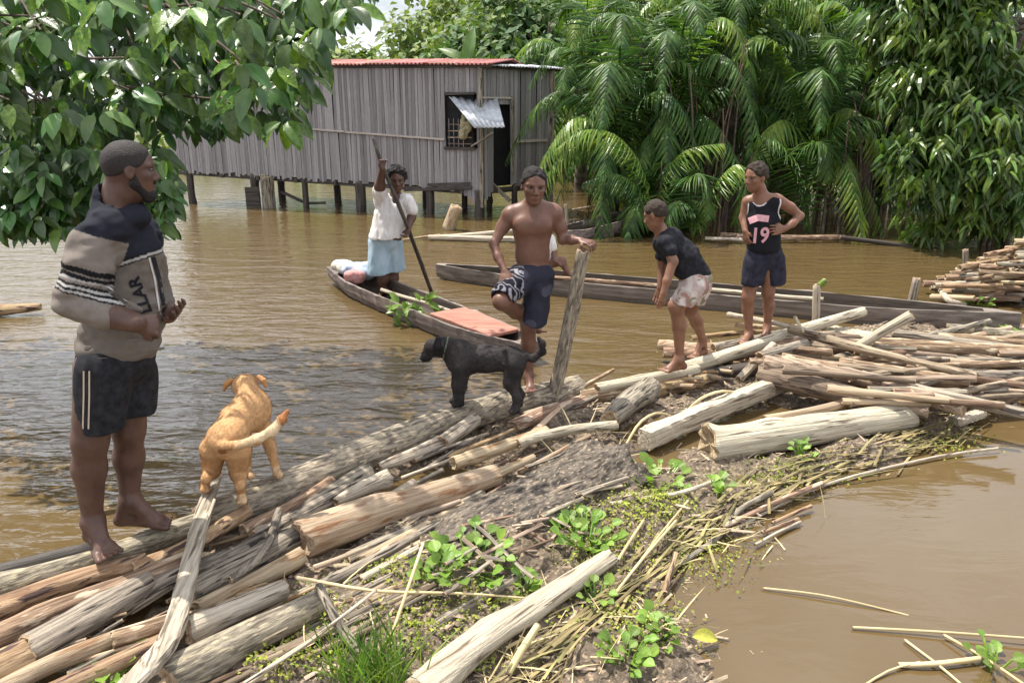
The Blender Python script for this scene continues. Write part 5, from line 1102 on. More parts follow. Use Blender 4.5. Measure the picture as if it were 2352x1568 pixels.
for i, q in enumerate((('bright water hyacinth clump in front of the mud mound', 1085, 1305, 26, 95, 34), ('water hyacinth clump at the lower left of the hyacinth by the mound', 1010, 1335, 12, 45, 36), ('bright water hyacinth clump right of the mud mound', 1350, 1240, 22, 70, 32), ('smaller hyacinth clump up against the mud mound side', 1300, 1215, 10, 35, 30), ('water hyacinth behind the black and white stick', 1515, 1100, 22, 62, 28), ('small hyacinth plant near the raft\'s right edge', 1650, 1132, 8, 25, 24), ('green leaves at the bottom left corner under the plank', 250, 1540, 18, 62, 34), ('hyacinth clump beside the rotten stems at the bottom', 1440, 1500, 20, 55, 30), ('hyacinth plant left of the yellow leaf', 1515, 1450, 12, 40, 30), ('small plant above the split bottom log', 1205, 1345, 7, 25, 32), ('bright plant at the right edge below the canoe bow', 2320, 775, 18, 45, 26), ('plant on the cream log\'s near side', 1840, 1050, 9, 24, 18), ('few green leaves in the water at the lower right corner', 2290, 1500, 7, 45, 34), ('small plant low on the raft near the straw reed', 1370, 1365, 8, 40, 28), ('tiny plant by the driftwood heap', 2240, 690, 10, 30, 16))):
    hyacinth(*q[:6], seed=90+i)
tag(link('leafy_branch', mesh_np('leafy_branch', *scatter(*leaf_template(5, .5, .2, .15), np.array([Yp(905+random.uniform(0, 95), 705+random.uniform(-18, 22), 7.35)[:] for _ in range(44)]), frames_np(RNG.normal(size=(44, 3))-np.array([0, .3, .1]), np.array([0, -.3, 1])+RNG.normal(0, .3, (44, 3))), RNG.uniform(.08, .16, 44))), M_hya), 'bright green leafy branch hanging over the canoe side', 'branch')
# yellow leaf at the lower right of the raft
p = G(1590, 1462, .05); me = mesh_np('yellow_leaf', *leaf_template(8, .55, .35, .35)); o = link('yellow_leaf', me, pmat('yellow dying leaf', (.34, .33, .06), (.48, .44, .09), (8, 8, 8), .5, .2, trans=.2)); o.matrix_basis = Matrix.Translation(p) @ frame((1, .05, .02), (0, -.5, 1)).to_4x4() @ Matrix.Diagonal((.11, .11, .11, 1)); tag(o, 'yellow dying leaf lying at the water edge', 'leaf')
# grass tuft
T, D = [], []; rgx = np.random.default_rng(15)
for i in range(230):
    c = G(rgx.normal(850, 52), rgx.normal(1560, 26), .03); T.append(c[:]); D.append((rgx.normal(0, .38), rgx.normal(0, .3), 1))
V, F = scatter(*strip_template(5, .035, .25), np.array(T), frames_np(np.array(D), rgx.normal(size=(230, 3))), rgx.uniform(.10, .26, 230))
tag(link('grass_tuft', mesh_np('grass_tuft', V, F), M_grass), 'tuft of long green grass at the bottom of the raft', 'grass')
T, D = [], []
for (cx, cy, n, sx) in ((1380, 1020, 40, 50), (1240, 1530, 60, 70), (1500, 1440, 40, 50), (1150, 1560, 50, 60), (1640, 1235, 40, 70), (760, 1400, 30, 60), (1300, 1400, 30, 60)):
    for i in range(n*6//10):
        c = G(rgx.normal(cx, sx), rgx.normal(cy, sx*.4), .05); c.z = max(bz(c), 0)+.01; T.append(c[:]); D.append((rgx.normal(), rgx.normal(), abs(rgx.normal(0, .35))))
V, F = scatter(*strip_template(5, .035, .15), np.array(T), frames_np(np.array(D), rgx.normal(size=(len(T), 3))+np.array([0, 0, 1])), rgx.uniform(.08, .25, len(T)))
tag(link('dry_straw', mesh_np('dry_straw', V, F), M_reed), 'loose dry straw scattered over the raft', 'straw', None, 'stuff')
# matted reeds trailing along the right side of the raft
T, D, S = [], [], []
def along(t): 
    P_ = [(1180, 1560), (1400, 1400), (1560, 1250), (1720, 1150), (1900, 1080), (2080, 1020), (2240, 965)]; u = t*(len(P_)-1); i = min(int(u), len(P_)-2); f = u-i; return P_[i][0]+(P_[i+1][0]-P_[i][0])*f, P_[i][1]+(P_[i+1][1]-P_[i][1])*f, P_[i+1][0]-P_[i][0], P_[i+1][1]-P_[i][1]
for i in range(260):
    x, y, dx, dy = along(rgx.random()); c = G(x+rgx.normal(0, 26), y+rgx.normal(-8, 16), .05); e = G(x+dx, y+dy, .05); d = e-G(x, y, .05); a = math.atan2(d.y, d.x)+rgx.normal(0, .22); c.z = max(bz(c), .0)+rgx.uniform(.008, .04); L_ = rgx.uniform(.15, .6); c = c-Vector((math.cos(a), math.sin(a), 0))*L_*.5; T.append(c[:]); D.append((math.cos(a), math.sin(a), rgx.normal(.03, .05))); S.append((L_, .55, .35))
V, F = scatter(*strip_template(6, .022, .12), np.array(T), frames_np(np.array(D), rgx.normal(0, .3, (len(T), 3))+np.array([0, 0, 1])), np.array(S))
tag(link('matted_reeds', mesh_np('matted_reeds', V, F), pmat('matted olive reeds', (.12, .10, .042), (.33, .27, .12), (5, 5, 5), .7, .1, vary=.45, island=True)), 'matted olive brown reeds trailing along the right side of the raft', 'reeds', None, 'stuff')
# moss and duckweed patches
T = []
for (cx, cy, sx, sy, n) in ((1480, 1190, 70, 28, 900), (1790, 1088, 70, 14, 500), (1150, 1390, 70, 24, 420), (700, 1420, 40, 36, 420), (660, 1530, 60, 30, 400), (960, 1440, 50, 30, 380), (1380, 1280, 60, 30, 420), (1530, 1160, 40, 20, 300), (2180, 1005, 40, 16, 300), (1450, 1420, 60, 40, 420), (1080, 1500, 40, 30, 300), (900, 1330, 40, 20, 200), (1330, 1200, 40, 20, 250), (1620, 1270, 60, 30, 350)):
    for i in range(n):
        c = G(rgx.normal(cx, sx), rgx.normal(cy, sy), .04); c.z = max(bz(c), .0)+.008+.02*rgx.random(); T.append(c[:])
n = len(T); V, F = scatter(*leaf_template(3, .8, .2, .2), np.array(T), frames_np(rgx.normal(size=(n, 3))*np.array([1, 1, .4]), np.array([0, 0, 1])+rgx.normal(0, .4, (n, 3))), rgx.uniform(.008, .022, n))
tag(link('duckweed_moss', mesh_np('duckweed_moss', V, F, False), M_moss), 'yellow green moss and duckweed growing on the raft', 'moss', None, 'stuff')
# litter: chips, bark and twigs over the raft
T, D, S = [], [], []
while len(T) < 9000:
    x, y = rgx.uniform(-2.8, 6), rgx.uniform(2.0, 7.2)
    T.append((x, y))
T = np.array(T); ok = band_dist(T[:, 0], T[:, 1]) > -.04; T = T[ok]; z = bed_z(T[:, 0], T[:, 1]); ok = z > -.012; T = np.column_stack([T[ok], z[ok]+.006]); n = len(T)
a = rgx.normal(.55, .6, n); D = np.column_stack([np.cos(a), np.sin(a), rgx.normal(0, .12, n)])
CH = np.array([(0, -.5, 0), (1, -.35, .05), (1.05, .3, .1), (.05, .5, 0), (.5, 0, .35)], float); CF = np.array([(0, 1, 4), (1, 2, 4), (2, 3, 4), (3, 0, 4)])
ln = rgx.uniform(.02, .10, n)*np.where(rgx.random(n) > .9, 2.4, 1); S = np.column_stack([ln, rgx.uniform(.006, .022, n), rgx.uniform(.006, .02, n)])
V, F = scatter(CH, CF, T, frames_np(D, np.array([0, 0, 1])+rgx.normal(0, .25, (n, 3))), S)
tag(link('wood_litter', mesh_np('wood_litter', V, F, False), M_litter), 'rotten wood chips and bark litter between the logs', 'litter', None, 'stuff')

# scum and chips floating against the raft
T = np.column_stack([rgx.uniform(-2.6, 5, 16000), rgx.uniform(2.0, 7.4, 16000)]); dd = band_dist(T[:, 0], T[:, 1]); ok = (dd < .05) & (rgx.random(16000) < np.exp(dd/.05)); T = T[ok]; n = len(T)
a = rgx.uniform(0, 6.28, n); V, F = scatter(CH, CF, np.column_stack([T, np.full(n, .001)]), frames_np(np.column_stack([np.cos(a), np.sin(a), np.zeros(n)]), np.tile(np.array([0, 0, 1.0]), (n, 1))), np.column_stack([rgx.uniform(.006, .04, n), rgx.uniform(.003, .010, n), rgx.uniform(.003, .008, n)]))
tag(link('floating_litter', mesh_np('floating_litter', V, F, False), M_litter), 'small chips and scum floating against the edge of the raft', 'litter', None, 'stuff')
# ------------------------------------------------------------------ the man in the striped sweatshirt
def text_on(name, txt, size, origin, xdir, ydir, parent, mat, target=None, lift=.004, bold=0.0, shear=0, ray_n=None):
    cu = bpy.data.curves.new(name, 'FONT'); cu.body = txt; cu.size = size; cu.offset = bold; cu.shear = shear; cu.resolution_u = 3
    to = bpy.data.objects.new(name+'_tmp', cu); COL.objects.link(to); dg = bpy.context.evaluated_depsgraph_get(); me = bpy.data.meshes.new_from_object(to.evaluated_get(dg))
    bpy.data.objects.remove(to); bpy.data.curves.remove(cu)
    bm = bmesh.new(); bm.from_mesh(me); bpy.data.meshes.remove(me)
    for _ in range(2): bmesh.ops.subdivide_edges(bm, edges=[e for e in bm.edges if e.calc_length() > size*.12], cuts=1)
    x = Vector(xdir).normalized(); y = Vector(ydir); y = (y-x*y.dot(x)).normalized(); n = x.cross(y); o = Vector(origin); tree = None
    if target:
        from mathutils.bvhtree import BVHTree
        tm = target.data; tree = BVHTree.FromPolygons([v.co.copy() for v in tm.vertices], [tuple(p.vertices) for p in tm.polygons])
    for v in bm.verts:
        p = o+x*v.co.x+y*v.co.y
        if tree:
            dv = (p-CO).normalized(); h = tree.ray_cast(CO, dv)
            if h[0] is not None: p = h[0]-dv*lift
        v.co = p
    bmesh.ops.triangulate(bm, faces=bm.faces)
    bm.normal_update(); return link(name, mesh_bm(name, bm), mat, parent)
def strip_on(name, pts, wd, n, parent, mat, target, lift=.003):   # a flat printed band laid on cloth
    from mathutils.bvhtree import BVHTree
    tm = target.data; tree = BVHTree.FromPolygons([v.co.copy() for v in tm.vertices], [tuple(p.vertices) for p in tm.polygons])
    n = Vector(n).normalized(); bm = bmesh.new(); prev = None; P = []
    for i in range(len(pts)-1):
        for k in range(8): P.append(Vector(pts[i]).lerp(Vector(pts[i+1]), k/8))
    P.append(Vector(pts[-1]))
    for i, p in enumerate(P):
        t = (P[min(i+1, len(P)-1)]-P[max(i-1, 0)]).normalized(); sd = n.cross(t).normalized()*wd/2; row = []
        for sg in (-1, 0, 1):
            q = p+sd*sg; dv = (q-CO).normalized(); h = tree.ray_cast(CO, dv); row.append(bm.verts.new((h[0]-dv*lift) if h[0] is not None else q))
        if prev: 
            for j in range(2): bm.faces.new((prev[j], prev[j+1], row[j+1], row[j]))
        prev = row
    return link(name, mesh_bm(name, bm, True), mat, parent)

def build_man():
    P = Person('barefoot bearded man in a grey sweatshirt and dark shorts standing on the logs', 3.09, (262, 1235, .19), slim=.80); J = P.J; s = P.s; rt = P.root
    b = P.b
    # head turned to look away over the water
    hc = J(300, 392, .02); H = 148*s
    P.head(b, hc, H, 118, 4, 0, hairmat=M_hairm, hairline=.30, hairthick=.018, afro=.004, beard=True)
    b.cone(J(282, 440, .03), J(266, 505, .03), 48*s, 46*s, 30*s)
    b.cone(J(260, 525, .12), J(256, 530, -.09), 44*s, 44*s, 30*s)
    b.ell(J(275, 600, .02), (84*s, 78*s, 125*s), None, 30*s)
    b.ell(J(274, 740, .02), (86*s, 78*s, 105*s), None, 30*s)
    b.ell(J(266, 820, .02), (80*s, 76*s, 70*s), None, 30*s)
    # near (right) arm
    sh, el, wr = J(216, 555, -.14), J(180, 685, -.19), J(312, 742, -.24)
    b.chain([sh, el], (46*s, 38*s), 20*s); b.chain([el, J(234, 718, -.215), wr], (38*s, 38*s, 25*s), 15*s)
    P.hand(b, wr, J(372, 748, -.17)-J(312, 742, -.25), Vector((-.15, .75, -.45)), .175, side=-1, curl=(.9, 1.1, .8), spread=.02, thumb=.5)
    # far (left) arm, its hand showing past the zip
    sh2, el2, wr2 = J(318, 545, .17), J(352, 680, .26), J(385, 722, .06)
    b.chain([sh2, el2, wr2], (50*s, 42*s, 26*s), 15*s)
    P.hand(b, wr2, J(432, 712, -.02)-J(385, 722, .06), Vector((-.3, -.5, .8)), .165, side=1, curl=(.35, .45, .4), spread=.05, thumb=.7)
    # legs
    k1, a1 = J(207, 1010, -.10), J(212, 1196, -.075); k2, a2 = J(296, 985, .09), J(298, 1150, .09)
    b.chain([J(228, 850, -.07), k1], (64*s, 46*s), 24*s); b.chain([k1, J(205, 1075, -.075), a1], (43*s, 43*s, 26*s), 22*s)
    b.chain([J(298, 850, .09), k2], (62*s, 44*s), 24*s); b.chain([k2, J(296, 1050, .115), a2], (41*s, 41*s, 25*s), 22*s)
    P.foot(b, a1, Vector((G(262, 1262, .2).x, G(250, 1275, .2).y, .19)), .192, 34*s, L=.25)
    P.foot(b, a2, G(415, 1205, .2), .195, 32*s, L=.255)
    b.noise((16, 16, 16), .0015)
    body('body', b, M_skinm, rt)
    # shorts
    t = Sdf(.006)
    t.ell(J(268, 815, .02), (104*s, 95*s, 75*s), None, 20*s)
    t.cone(J(240, 850, -.07), J(228, 975, -.09), 74*s, 64*s, 22*s); t.cone(J(296, 850, .09), J(308, 965, .09), 76*s, 62*s, 22*s)
    t.plane(J(240, 962, 0), (-.05, 0, -1), .008)
    t.cone(J(222, 940, -.09), J(216, 1010, -.10), 50*s, 55*s, .008, -1); t.cone(J(304, 940, .09), J(302, 1005, .09), 48*s, 52*s, .008, -1)
    t.noise((14, 14, 8), .006)
    sh_o = body('shorts', t, M_black, rt)
    for dx in (0, 13):
        strip_on('side_stripe', [J(192+dx, 852, -.1), J(192+dx, 910, -.1), J(190+dx, 985, -.1)], 4.5*s, (0, -1, .1), rt, cloth('tan stripe', (.42, .34, .25), (.5, .42, .32)) if dx == 0 else bpy.data.materials['tan stripe'], sh_o)
    # sweatshirt
    t = Sdf(.0055)
    t.cone(J(258, 520, .12), J(250, 528, -.09), 56*s, 54*s, 36*s)
    t.ell(J(280, 585, .02), (98*s, 92*s, 135*s), None, 36*s)
    t.ell(J(282, 700, .02), (112*s, 100*s, 130*s), None, 40*s)
    t.ell(J(270, 790, .02), (110*s, 102*s, 75*s), None, 40*s)
    t.plane(J(270, 846, 0), (.02, 0, -1), .02)
    t.chain([sh, J(204, 610, -.17), el], (55*s, 57*s, 54*s), 12*s); t.cone(el, J(238, 720, -.22), 54*s, 47*s, 12*s)
    t.chain([sh2, el2], (60*s, 52*s), 20*s); t.cone(el2, J(366, 705, .14), 48*s, 42*s, 14*s)
    t.cone(J(248, 452, .03), J(262, 492, .02), 40*s, 58*s, 18*s); t.cone(J(318, 500, -.02), J(300, 470, .04), 28*s, 34*s, 18*s)
    t.cone(J(275, 430, .03), J(272, 480, .02), 50*s, 50*s, .008, -1); pass
    # folds
    for a0, a1_ in (((200, 800), (372, 770)), ((215, 825), (375, 800)), ((250, 690), (345, 735)), ((235, 650), (330, 720))):
        t.cone(J(*a0, -.22), J(*a1_, -.20), 3*s, 3*s, 14*s)
    t.noise((12, 12, 22), .011)
    V, F = t.build(); me = mesh_np('sweatshirt', V, F)
    grey, navy, white, blk = np.array((.160, .136, .116)), np.array((.018, .019, .027)), np.array((.40, .38, .355)), np.array((.012, .012, .014))
    A = np.array(sh); B = np.array(el); ab = B-A
    yoke0, yoke1 = np.array(J(262, 604, -.12)), np.array(J(354, 573, .0))
    def pat(X):
        c = np.tile(grey, (len(X), 1)); tt = ((X-A)@ab)/(ab@ab)
        dl = np.linalg.norm(X-A-np.clip(tt, 0, 1)[:, None]*ab, axis=1); kt = np.linalg.norm((X-np.array(J(285, 650, .02)))/np.array((112*s, 92*s, 260*s)), axis=1); sleeve = (dl/(70*s) < kt) & (X[:, 1] < P.y0+.02)
        z0 = yoke0[2]+(X[:, 0]-yoke0[0])/(yoke1[0]-yoke0[0])*(yoke1[2]-yoke0[2])
        up = X[:, 2]-z0
        c[(up > 0)] = navy; c[(up < 0) & (up > -.007)] = blk; c[(up < -.007) & (up > -.018)] = white; c[(up < -.018) & (up > -.024)] = blk
        # near sleeve: navy shoulder cap, then grey, a dark lettered band and stripes
        w = vnoise(X*22)*.02
        c[sleeve] = grey*1.25
        c[sleeve & (tt < -.12)] = navy
        for a_, b_, col in ((.44, .54, blk), (.57, .64, blk), (.64, .68, white), (.72, .76, blk), (.76, .80, white), (.80, .84, blk), (.84, .88, white), (.88, .91, blk)):
            c[sleeve & (tt > a_+w) & (tt < b_+w)] = col
        cv0, cv1 = np.array(J(302, 478, -.05)), np.array(J(318, 560, -.08)); f_ = np.clip((cv0[2]-X[:, 2])/(cv0[2]-cv1[2]), -1, 2); xc = cv0[0]+f_*(cv1[0]-cv0[0]); dxv = np.abs(X[:, 0]-xc); fr = (~sleeve) & (X[:, 1] < P.y0+.02) & (f_ > -.3) & (f_ < 1)
        return c
    dye(me, V, pat); sw = link('sweatshirt', me, M_cloth, rt)
    n = Vector((.35, -1, .05)).normalized()
    strip_on('zip_placket', [J(352, 590, -.4), J(366, 640, -.4), J(380, 720, -.4)], 9*s, (.45, -1, 0), rt, M_black, sw)
    strip_on('zip_edge', [J(343, 592, -.4), J(356, 642, -.4), J(368, 722, -.4)], 4*s, (.45, -1, 0), rt, cloth('pale edge', (.5, .47, .44), (.58, .55, .52)), sw)
    # lettering down the front
    yd = (J(340, 606, 0)-J(318, 612, 0)); xd = (J(336, 690, 0)-J(305, 612, 0))
    text_on('chest_lettering', 'LLAR'[::-1] if False else 'LLAR', .066, J(350, 716, -.12), -xd, -Vector((yd.x, yd.y, yd.z)), rt, M_print, sw, bold=.0022)
    # pale inner collar
    return P
build_man()

def build_woman():
    P = Person('woman in a white top and pale blue long shorts poling the canoe', 8.55, (885, 668, .06), .007); J = P.J; s = P.s; rt = P.root; b = P.b
    P.head(b, J(911, 414, 0), 64*s, 12, 6, 0, hairmat=M_hair, hairline=.36, hairthick=.10, afro=.07)
    b.cone(J(907, 440, .02), J(905, 465, .02), 13*s, 15*s, 10*s)
    b.cone(J(884, 460, .02), J(928, 460, .02), 15*s, 15*s, 14*s)
    b.ell(J(902, 490, .02), (34*s, 23*s, 42*s), None, 16*s); b.ell(J(892, 550, .02), (36*s, 26*s, 40*s), None, 16*s)
    b.chain([J(876, 458, 0), J(872, 428, -.12), J(878, 388, -.20)], (16*s, 13.5*s, 8*s), 8*s)
    P.hand(b, J(878, 390, -.20), Vector((.05, 0, 1)), Vector((.6, -.7, 0)), .17, side=-1, curl=(.7, .9, .7))
    b.chain([J(936, 462, 0), J(946, 498, -.0), J(938, 524, -.12)], (14*s, 11*s, 7.5*s), 8*s)
    P.hand(b, J(938, 524, -.12), Vector((-.25, -.3, -1)), Vector((-.7, -.6, .1)), .165, side=1, curl=(.7, .9, .7))
    b.chain([J(880, 590, 0), J(880, 640, .0), J(881, 672, .03)], (22*s, 15*s, 9*s), 8*s); b.chain([J(906, 590, .06), J(905, 640, .07), J(900, 668, .09)], (15*s, 12*s, 9*s), 8*s)
    P.foot(b, J(881, 672, .03), J(893, 680, -.14), .07, 9*s, L=.22); P.foot(b, J(900, 668, .09), J(915, 675, -.08), .07, 9*s, L=.22)
    body('body', b, M_skinw, rt)
    t = Sdf(.008); t.ell(J(885, 555, .02), (44*s, 31*s, 30*s), None, 14*s)
    t.cone(J(872, 560, 0), J(871, 622, -.02), 30*s, 33*s, 8*s); t.cone(J(904, 560, .05), J(911, 614, .08), 24*s, 25*s, 5*s)
    t.plane(J(880, 628, 0), (.08, 0, -1), .006); t.plane(J(885, 528, 0), (0, 0, 1), .01); t.noise((20, 20, 6), .008)
    body('long_shorts', t, cloth('washed pale denim', (.30, .42, .50), (.44, .55, .62), sc=(12, 12, 5)), rt)
    t = Sdf(.007); t.cone(J(882, 462, .02), J(930, 462, .02), 19*s, 19*s, 14*s); t.ell(J(902, 492, .02), (42*s, 29*s, 46*s), None, 16*s)
    t.cone(J(895, 500, .02), J(890, 545, .02), 40*s, 50*s, 18*s); t.plane(J(890, 545, 0), (.06, 0, -1), .008)
    t.cone(J(876, 462, 0), J(873, 440, -.08), 20*s, 19*s, 8*s); t.cone(J(934, 462, 0), J(944, 482, 0), 19*s, 17*s, 8*s)
    t.cone(J(910, 425, -.06), J(908, 462, -.10), 20*s, 12*s, .008, -1); t.plane(J(945, 488, 0), (.35, 0, -1), .0) if False else None
    t.noise((24, 24, 7), .010)
    body('top', t, cloth('thin white cotton', (.62, .58, .55), (.80, .77, .75), sc=(30, 30, 6), bump=.5), rt)
    return P
build_woman()

def build_boy():
    P = Person('shirtless boy in dark shorts standing on one leg with his hand on the post', 5.02, (1222, 893, .19), .0055); J = P.J; s = P.s; rt = P.root; b = P.b
    P.head(b, J(1226, 428, -.02), 92*s, 8, 8, 2, hairmat=M_hair, hairline=.36, hairthick=.03, afro=.03)
    b.cone(J(1225, 462, .03), J(1225, 492, .03), 22*s, 25*s, 14*s)
    b.cone(J(1178, 494, .03), J(1268, 490, .03), 21*s, 21*s, 22*s)                    # shoulder girdle
    b.ell(J(1223, 528, .02), (52*s, 31*s, 58*s), None, 20*s); b.ell(J(1223, 584, .02), (46*s, 27*s, 50*s), None, 20*s); b.ell(J(1226, 625, .03), (44*s, 32*s, 36*s), None, 16*s)
    for sg in (-1, 1):
        b.ell(J(1223+sg*22, 518, -.045), (22*s, 9*s, 16*s), None, 24*s)               # chest
    b.cone(J(1223, 500, -.112), J(1224, 560, -.105), 4*s, 4*s, 12*s, -1); b.ell(J(1224, 600, -.105), (3.5*s, 5*s, 4*s), None, 3*s, -1)
    b.cone(J(1216, 472, .04), J(1178, 486, .04), 15*s, 17*s, 14*s); b.cone(J(1234, 472, .04), J(1268, 482, .04), 15*s, 17*s, 14*s)
    # bent arm on the thigh
    b.chain([J(1167, 496, .03), J(1154, 522, .03), J(1135, 560, -.02)], (18*s, 15*s, 11.5*s), 14*s); b.chain([J(1133, 560, -.02), J(1144, 590, -.08), J(1159, 622, -.16)], (11.5*s, 11.5*s, 8*s), 8*s)
    P.hand(b, J(1159, 622, -.16), J(1162, 672, -.26)-J(1159, 622, -.16), Vector((.2, .8, -.5)), .155, side=1, curl=(.15, .3, .3), spread=.16, thumb=.8)
    # arm out to the post
    b.chain([J(1278, 492, .03), J(1287, 520, .04), J(1292, 550, .03)], (18*s, 15*s, 12*s), 14*s); b.chain([J(1293, 550, .03), J(1312, 551, -.01), J(1333, 552, -.05)], (13.5*s, 12*s, 8.5*s), 8*s)
    P.hand(b, J(1331, 552, -.05), Vector((.8, -.55, -.10)), Vector((.1, .1, -1)), .155, side=-1, curl=(.35, .75, .6), spread=.10, thumb=.6)
    # legs
    b.chain([J(1200, 640, .0), J(1153, 690, -.26)], (33*s, 22*s), 12*s); b.ell(J(1151, 692, -.28), (22*s, 20*s, 21*s), None, 10*s)
    b.chain([J(1155, 695, -.25), J(1185, 715, .0), J(1212, 735, .16)], (20*s, 20*s, 11*s), 10*s); P.foot(b, J(1212, 735, .16), J(1232, 770, .18), Yp(1220, 765, P.y0+.16).z, 11*s, L=.18)
    b.chain([J(1235, 640, .03), J(1214, 745, .01)], (34*s, 22*s), 14*s); b.chain([J(1214, 745, .01), J(1214, 790, .04), J(1214, 862, .03)], (20*s, 20*s, 11.5*s), 10*s)
    P.foot(b, J(1214, 862, .03), Vector((J(1224, 880, 0).x, P.y0-.17, .2)), .195, 14*s, L=.205)
    body('body', b, M_skinb, rt)
    t = Sdf(.006); t.ell(J(1226, 625, .03), (50*s, 38*s, 34*s), None, 12*s); t.cone(J(1238, 635, .03), J(1226, 738, .01), 40*s, 36*s, 14*s)
    t.cone(J(1203, 635, .0), J(1158, 676, -.24), 40*s, 32*s, 14*s); t.plane(J(1230, 748, 0), (.05, 0, -1), .006)
    n = (J(1153, 690, -.26)-J(1200, 640, 0)).normalized(); t.plane(J(1226, 603, 0), (-.12, 0, 1), .008)
    t2 = Sdf(.006)
    t.cone(J(1158, 685, -.25), J(1150, 695, -.30), 24*s, 30*s, .006, -1); t.cone(J(1222, 720, .01), J(1214, 760, .01), 24*s, 30*s, .006, -1)
    t.noise((17, 17, 12), .008)
    V, F = t.build(); me = mesh_np('shorts', V, F); navy = np.array((.034, .034, .050)); wht = np.array((.27, .26, .29))
    hip = np.array(J(1203, 635, 0)); kn = np.array(J(1158, 676, -.24))
    def pat(X):
        c = np.tile(navy, (len(X), 1)); d = kn-hip; tt = ((X-hip)@d)/(d@d); q = X-hip-tt[:, None]*d
        m = (X[:, 0] < J(1203, 640, -.1).x) & (tt > .12); nn = np.sin(tt*34+vnoise(X*30)*4.5); c[m] = (.012, .012, .018); c[m & (nn > .45)] = wht
        m2 = (~m) & (vnoise(X*9+3) > .35); c[m2] = (.075, .075, .105); return c
    dye(me, V, pat); link('shorts', me, M_cloth, rt)
    wb = Sdf(.005); wb.cone(J(1188, 606, .03), J(1262, 604, .03), 7*s, 7*s)
    return P
build_boy()

def build_bending():
    P = Person('boy in a dark tee shirt and pale flowered shorts bending over the water', 5.42, (1556, 850, .2), .0055); J = P.J; s = P.s; rt = P.root; b = P.b
    P.head(b, J(1506, 495, 0), 76*s, -125, 18, 0, hairmat=M_hairc, hairline=.30, hairthick=.03, afro=.025)
    b.cone(J(1512, 518, .02), J(1525, 545, .02), 17*s, 20*s, 10*s)
    b.chain([J(1535, 558, .03), J(1570, 600, .03), J(1598, 645, .03)], (34*s, 36*s, 35*s), 16*s)
    b.cone(J(1530, 560, .14), J(1535, 560, -.08), 18*s, 18*s, 14*s)
    b.chain([J(1530, 556, -.10), J(1546, 600, -.16), J(1532, 645, -.20), J(1524, 672, -.22)], (17*s, 12.5*s, 10.5*s, 8*s), 7*s)
    P.hand(b, J(1524, 670, -.22), Vector((-.12, 0, -1)), Vector((-.6, .8, 0)), .14, side=1, curl=(.2, .25, .2), spread=.08, thumb=.4)
    b.chain([J(1520, 560, .16), J(1520, 610, .20), J(1516, 660, .14)], (16*s, 12*s, 8*s), 7*s)
    P.hand(b, J(1516, 660, .14), Vector((-.1, -.1, -1)), Vector((-.6, -.8, 0)), .14, side=-1, curl=(.2, .25, .2), spread=.08, thumb=.4)
    k1, a1 = J(1553, 702, -.06), J(1560, 825, -.03); k2, a2 = J(1585, 712, .16), J(1614, 780, .34)
    b.chain([J(1594, 655, -.03), k1], (32*s, 21*s), 12*s); b.chain([k1, J(1560, 748, -.03), a1], (19*s, 18.5*s, 10.5*s), 9*s)
    b.chain([J(1604, 655, .10), k2], (31*s, 20*s), 12*s); b.chain([k2, J(1600, 740, .25), a2], (18*s, 17*s, 10*s), 9*s)
    P.foot(b, a1, G(1514, 856, .2), .20, 13.5*s, L=.205); P.foot(b, a2, Vector((a2.x-.10, a2.y-.10, .2)), .19, 13*s, L=.20)
    body('body', b, M_skinc, rt)
    t = Sdf(.006); t.cone(J(1600, 640, .03), J(1592, 655, .03), 40*s, 40*s, 12*s); t.cone(J(1596, 655, -.03), J(1564, 695, -.05), 37*s, 30*s, 12*s); t.cone(J(1606, 655, .10), J(1592, 700, .14), 36*s, 29*s, 12*s)
    t.noise((18, 18, 14), .006); n = np.array(k1-J(1594, 655, -.03)); t.plane(J(1565, 694, 0), (-.30, 0, -1), .006)
    V, F = t.build(); me = mesh_np('shorts', V, F)
    def pat(X):
        c = np.tile(np.array((.50, .40, .36)), (len(X), 1)); a = vnoise(X*24); c[a > .25] = (.62, .55, .50); c[a < -.3] = (.36, .20, .17); c[vnoise(X*38+5) > .45] = (.25, .24, .16); return c
    dye(me, V, pat); link('shorts', me, M_cloth, rt)
    t = Sdf(.006); t.chain([J(1537, 557, .03), J(1572, 598, .03), J(1598, 636, .03)], (41*s, 43*s, 40*s), 16*s); t.cone(J(1530, 556, .14), J(1532, 556, -.08), 25*s, 25*s, 16*s)
    t.cone(J(1530, 556, -.10), J(1539, 576, -.13), 23*s, 20*s, 8*s); t.cone(J(1525, 560, .16), J(1522, 585, .18), 22*s, 19*s, 8*s)
    t.cone(J(1508, 512, .02), J(1520, 538, .02), 22*s, 20*s, .006, -1); n = np.array(J(1606, 652, .03)-J(1572, 598, .03)); t.plane(J(1601, 648, .03), n, .01)
    t.noise((18, 18, 18), .009)
    body('tee_shirt', t, cloth('charcoal tee shirt', (.012, .012, .015), (.027, .028, .034)), rt)
    return P
build_bending()

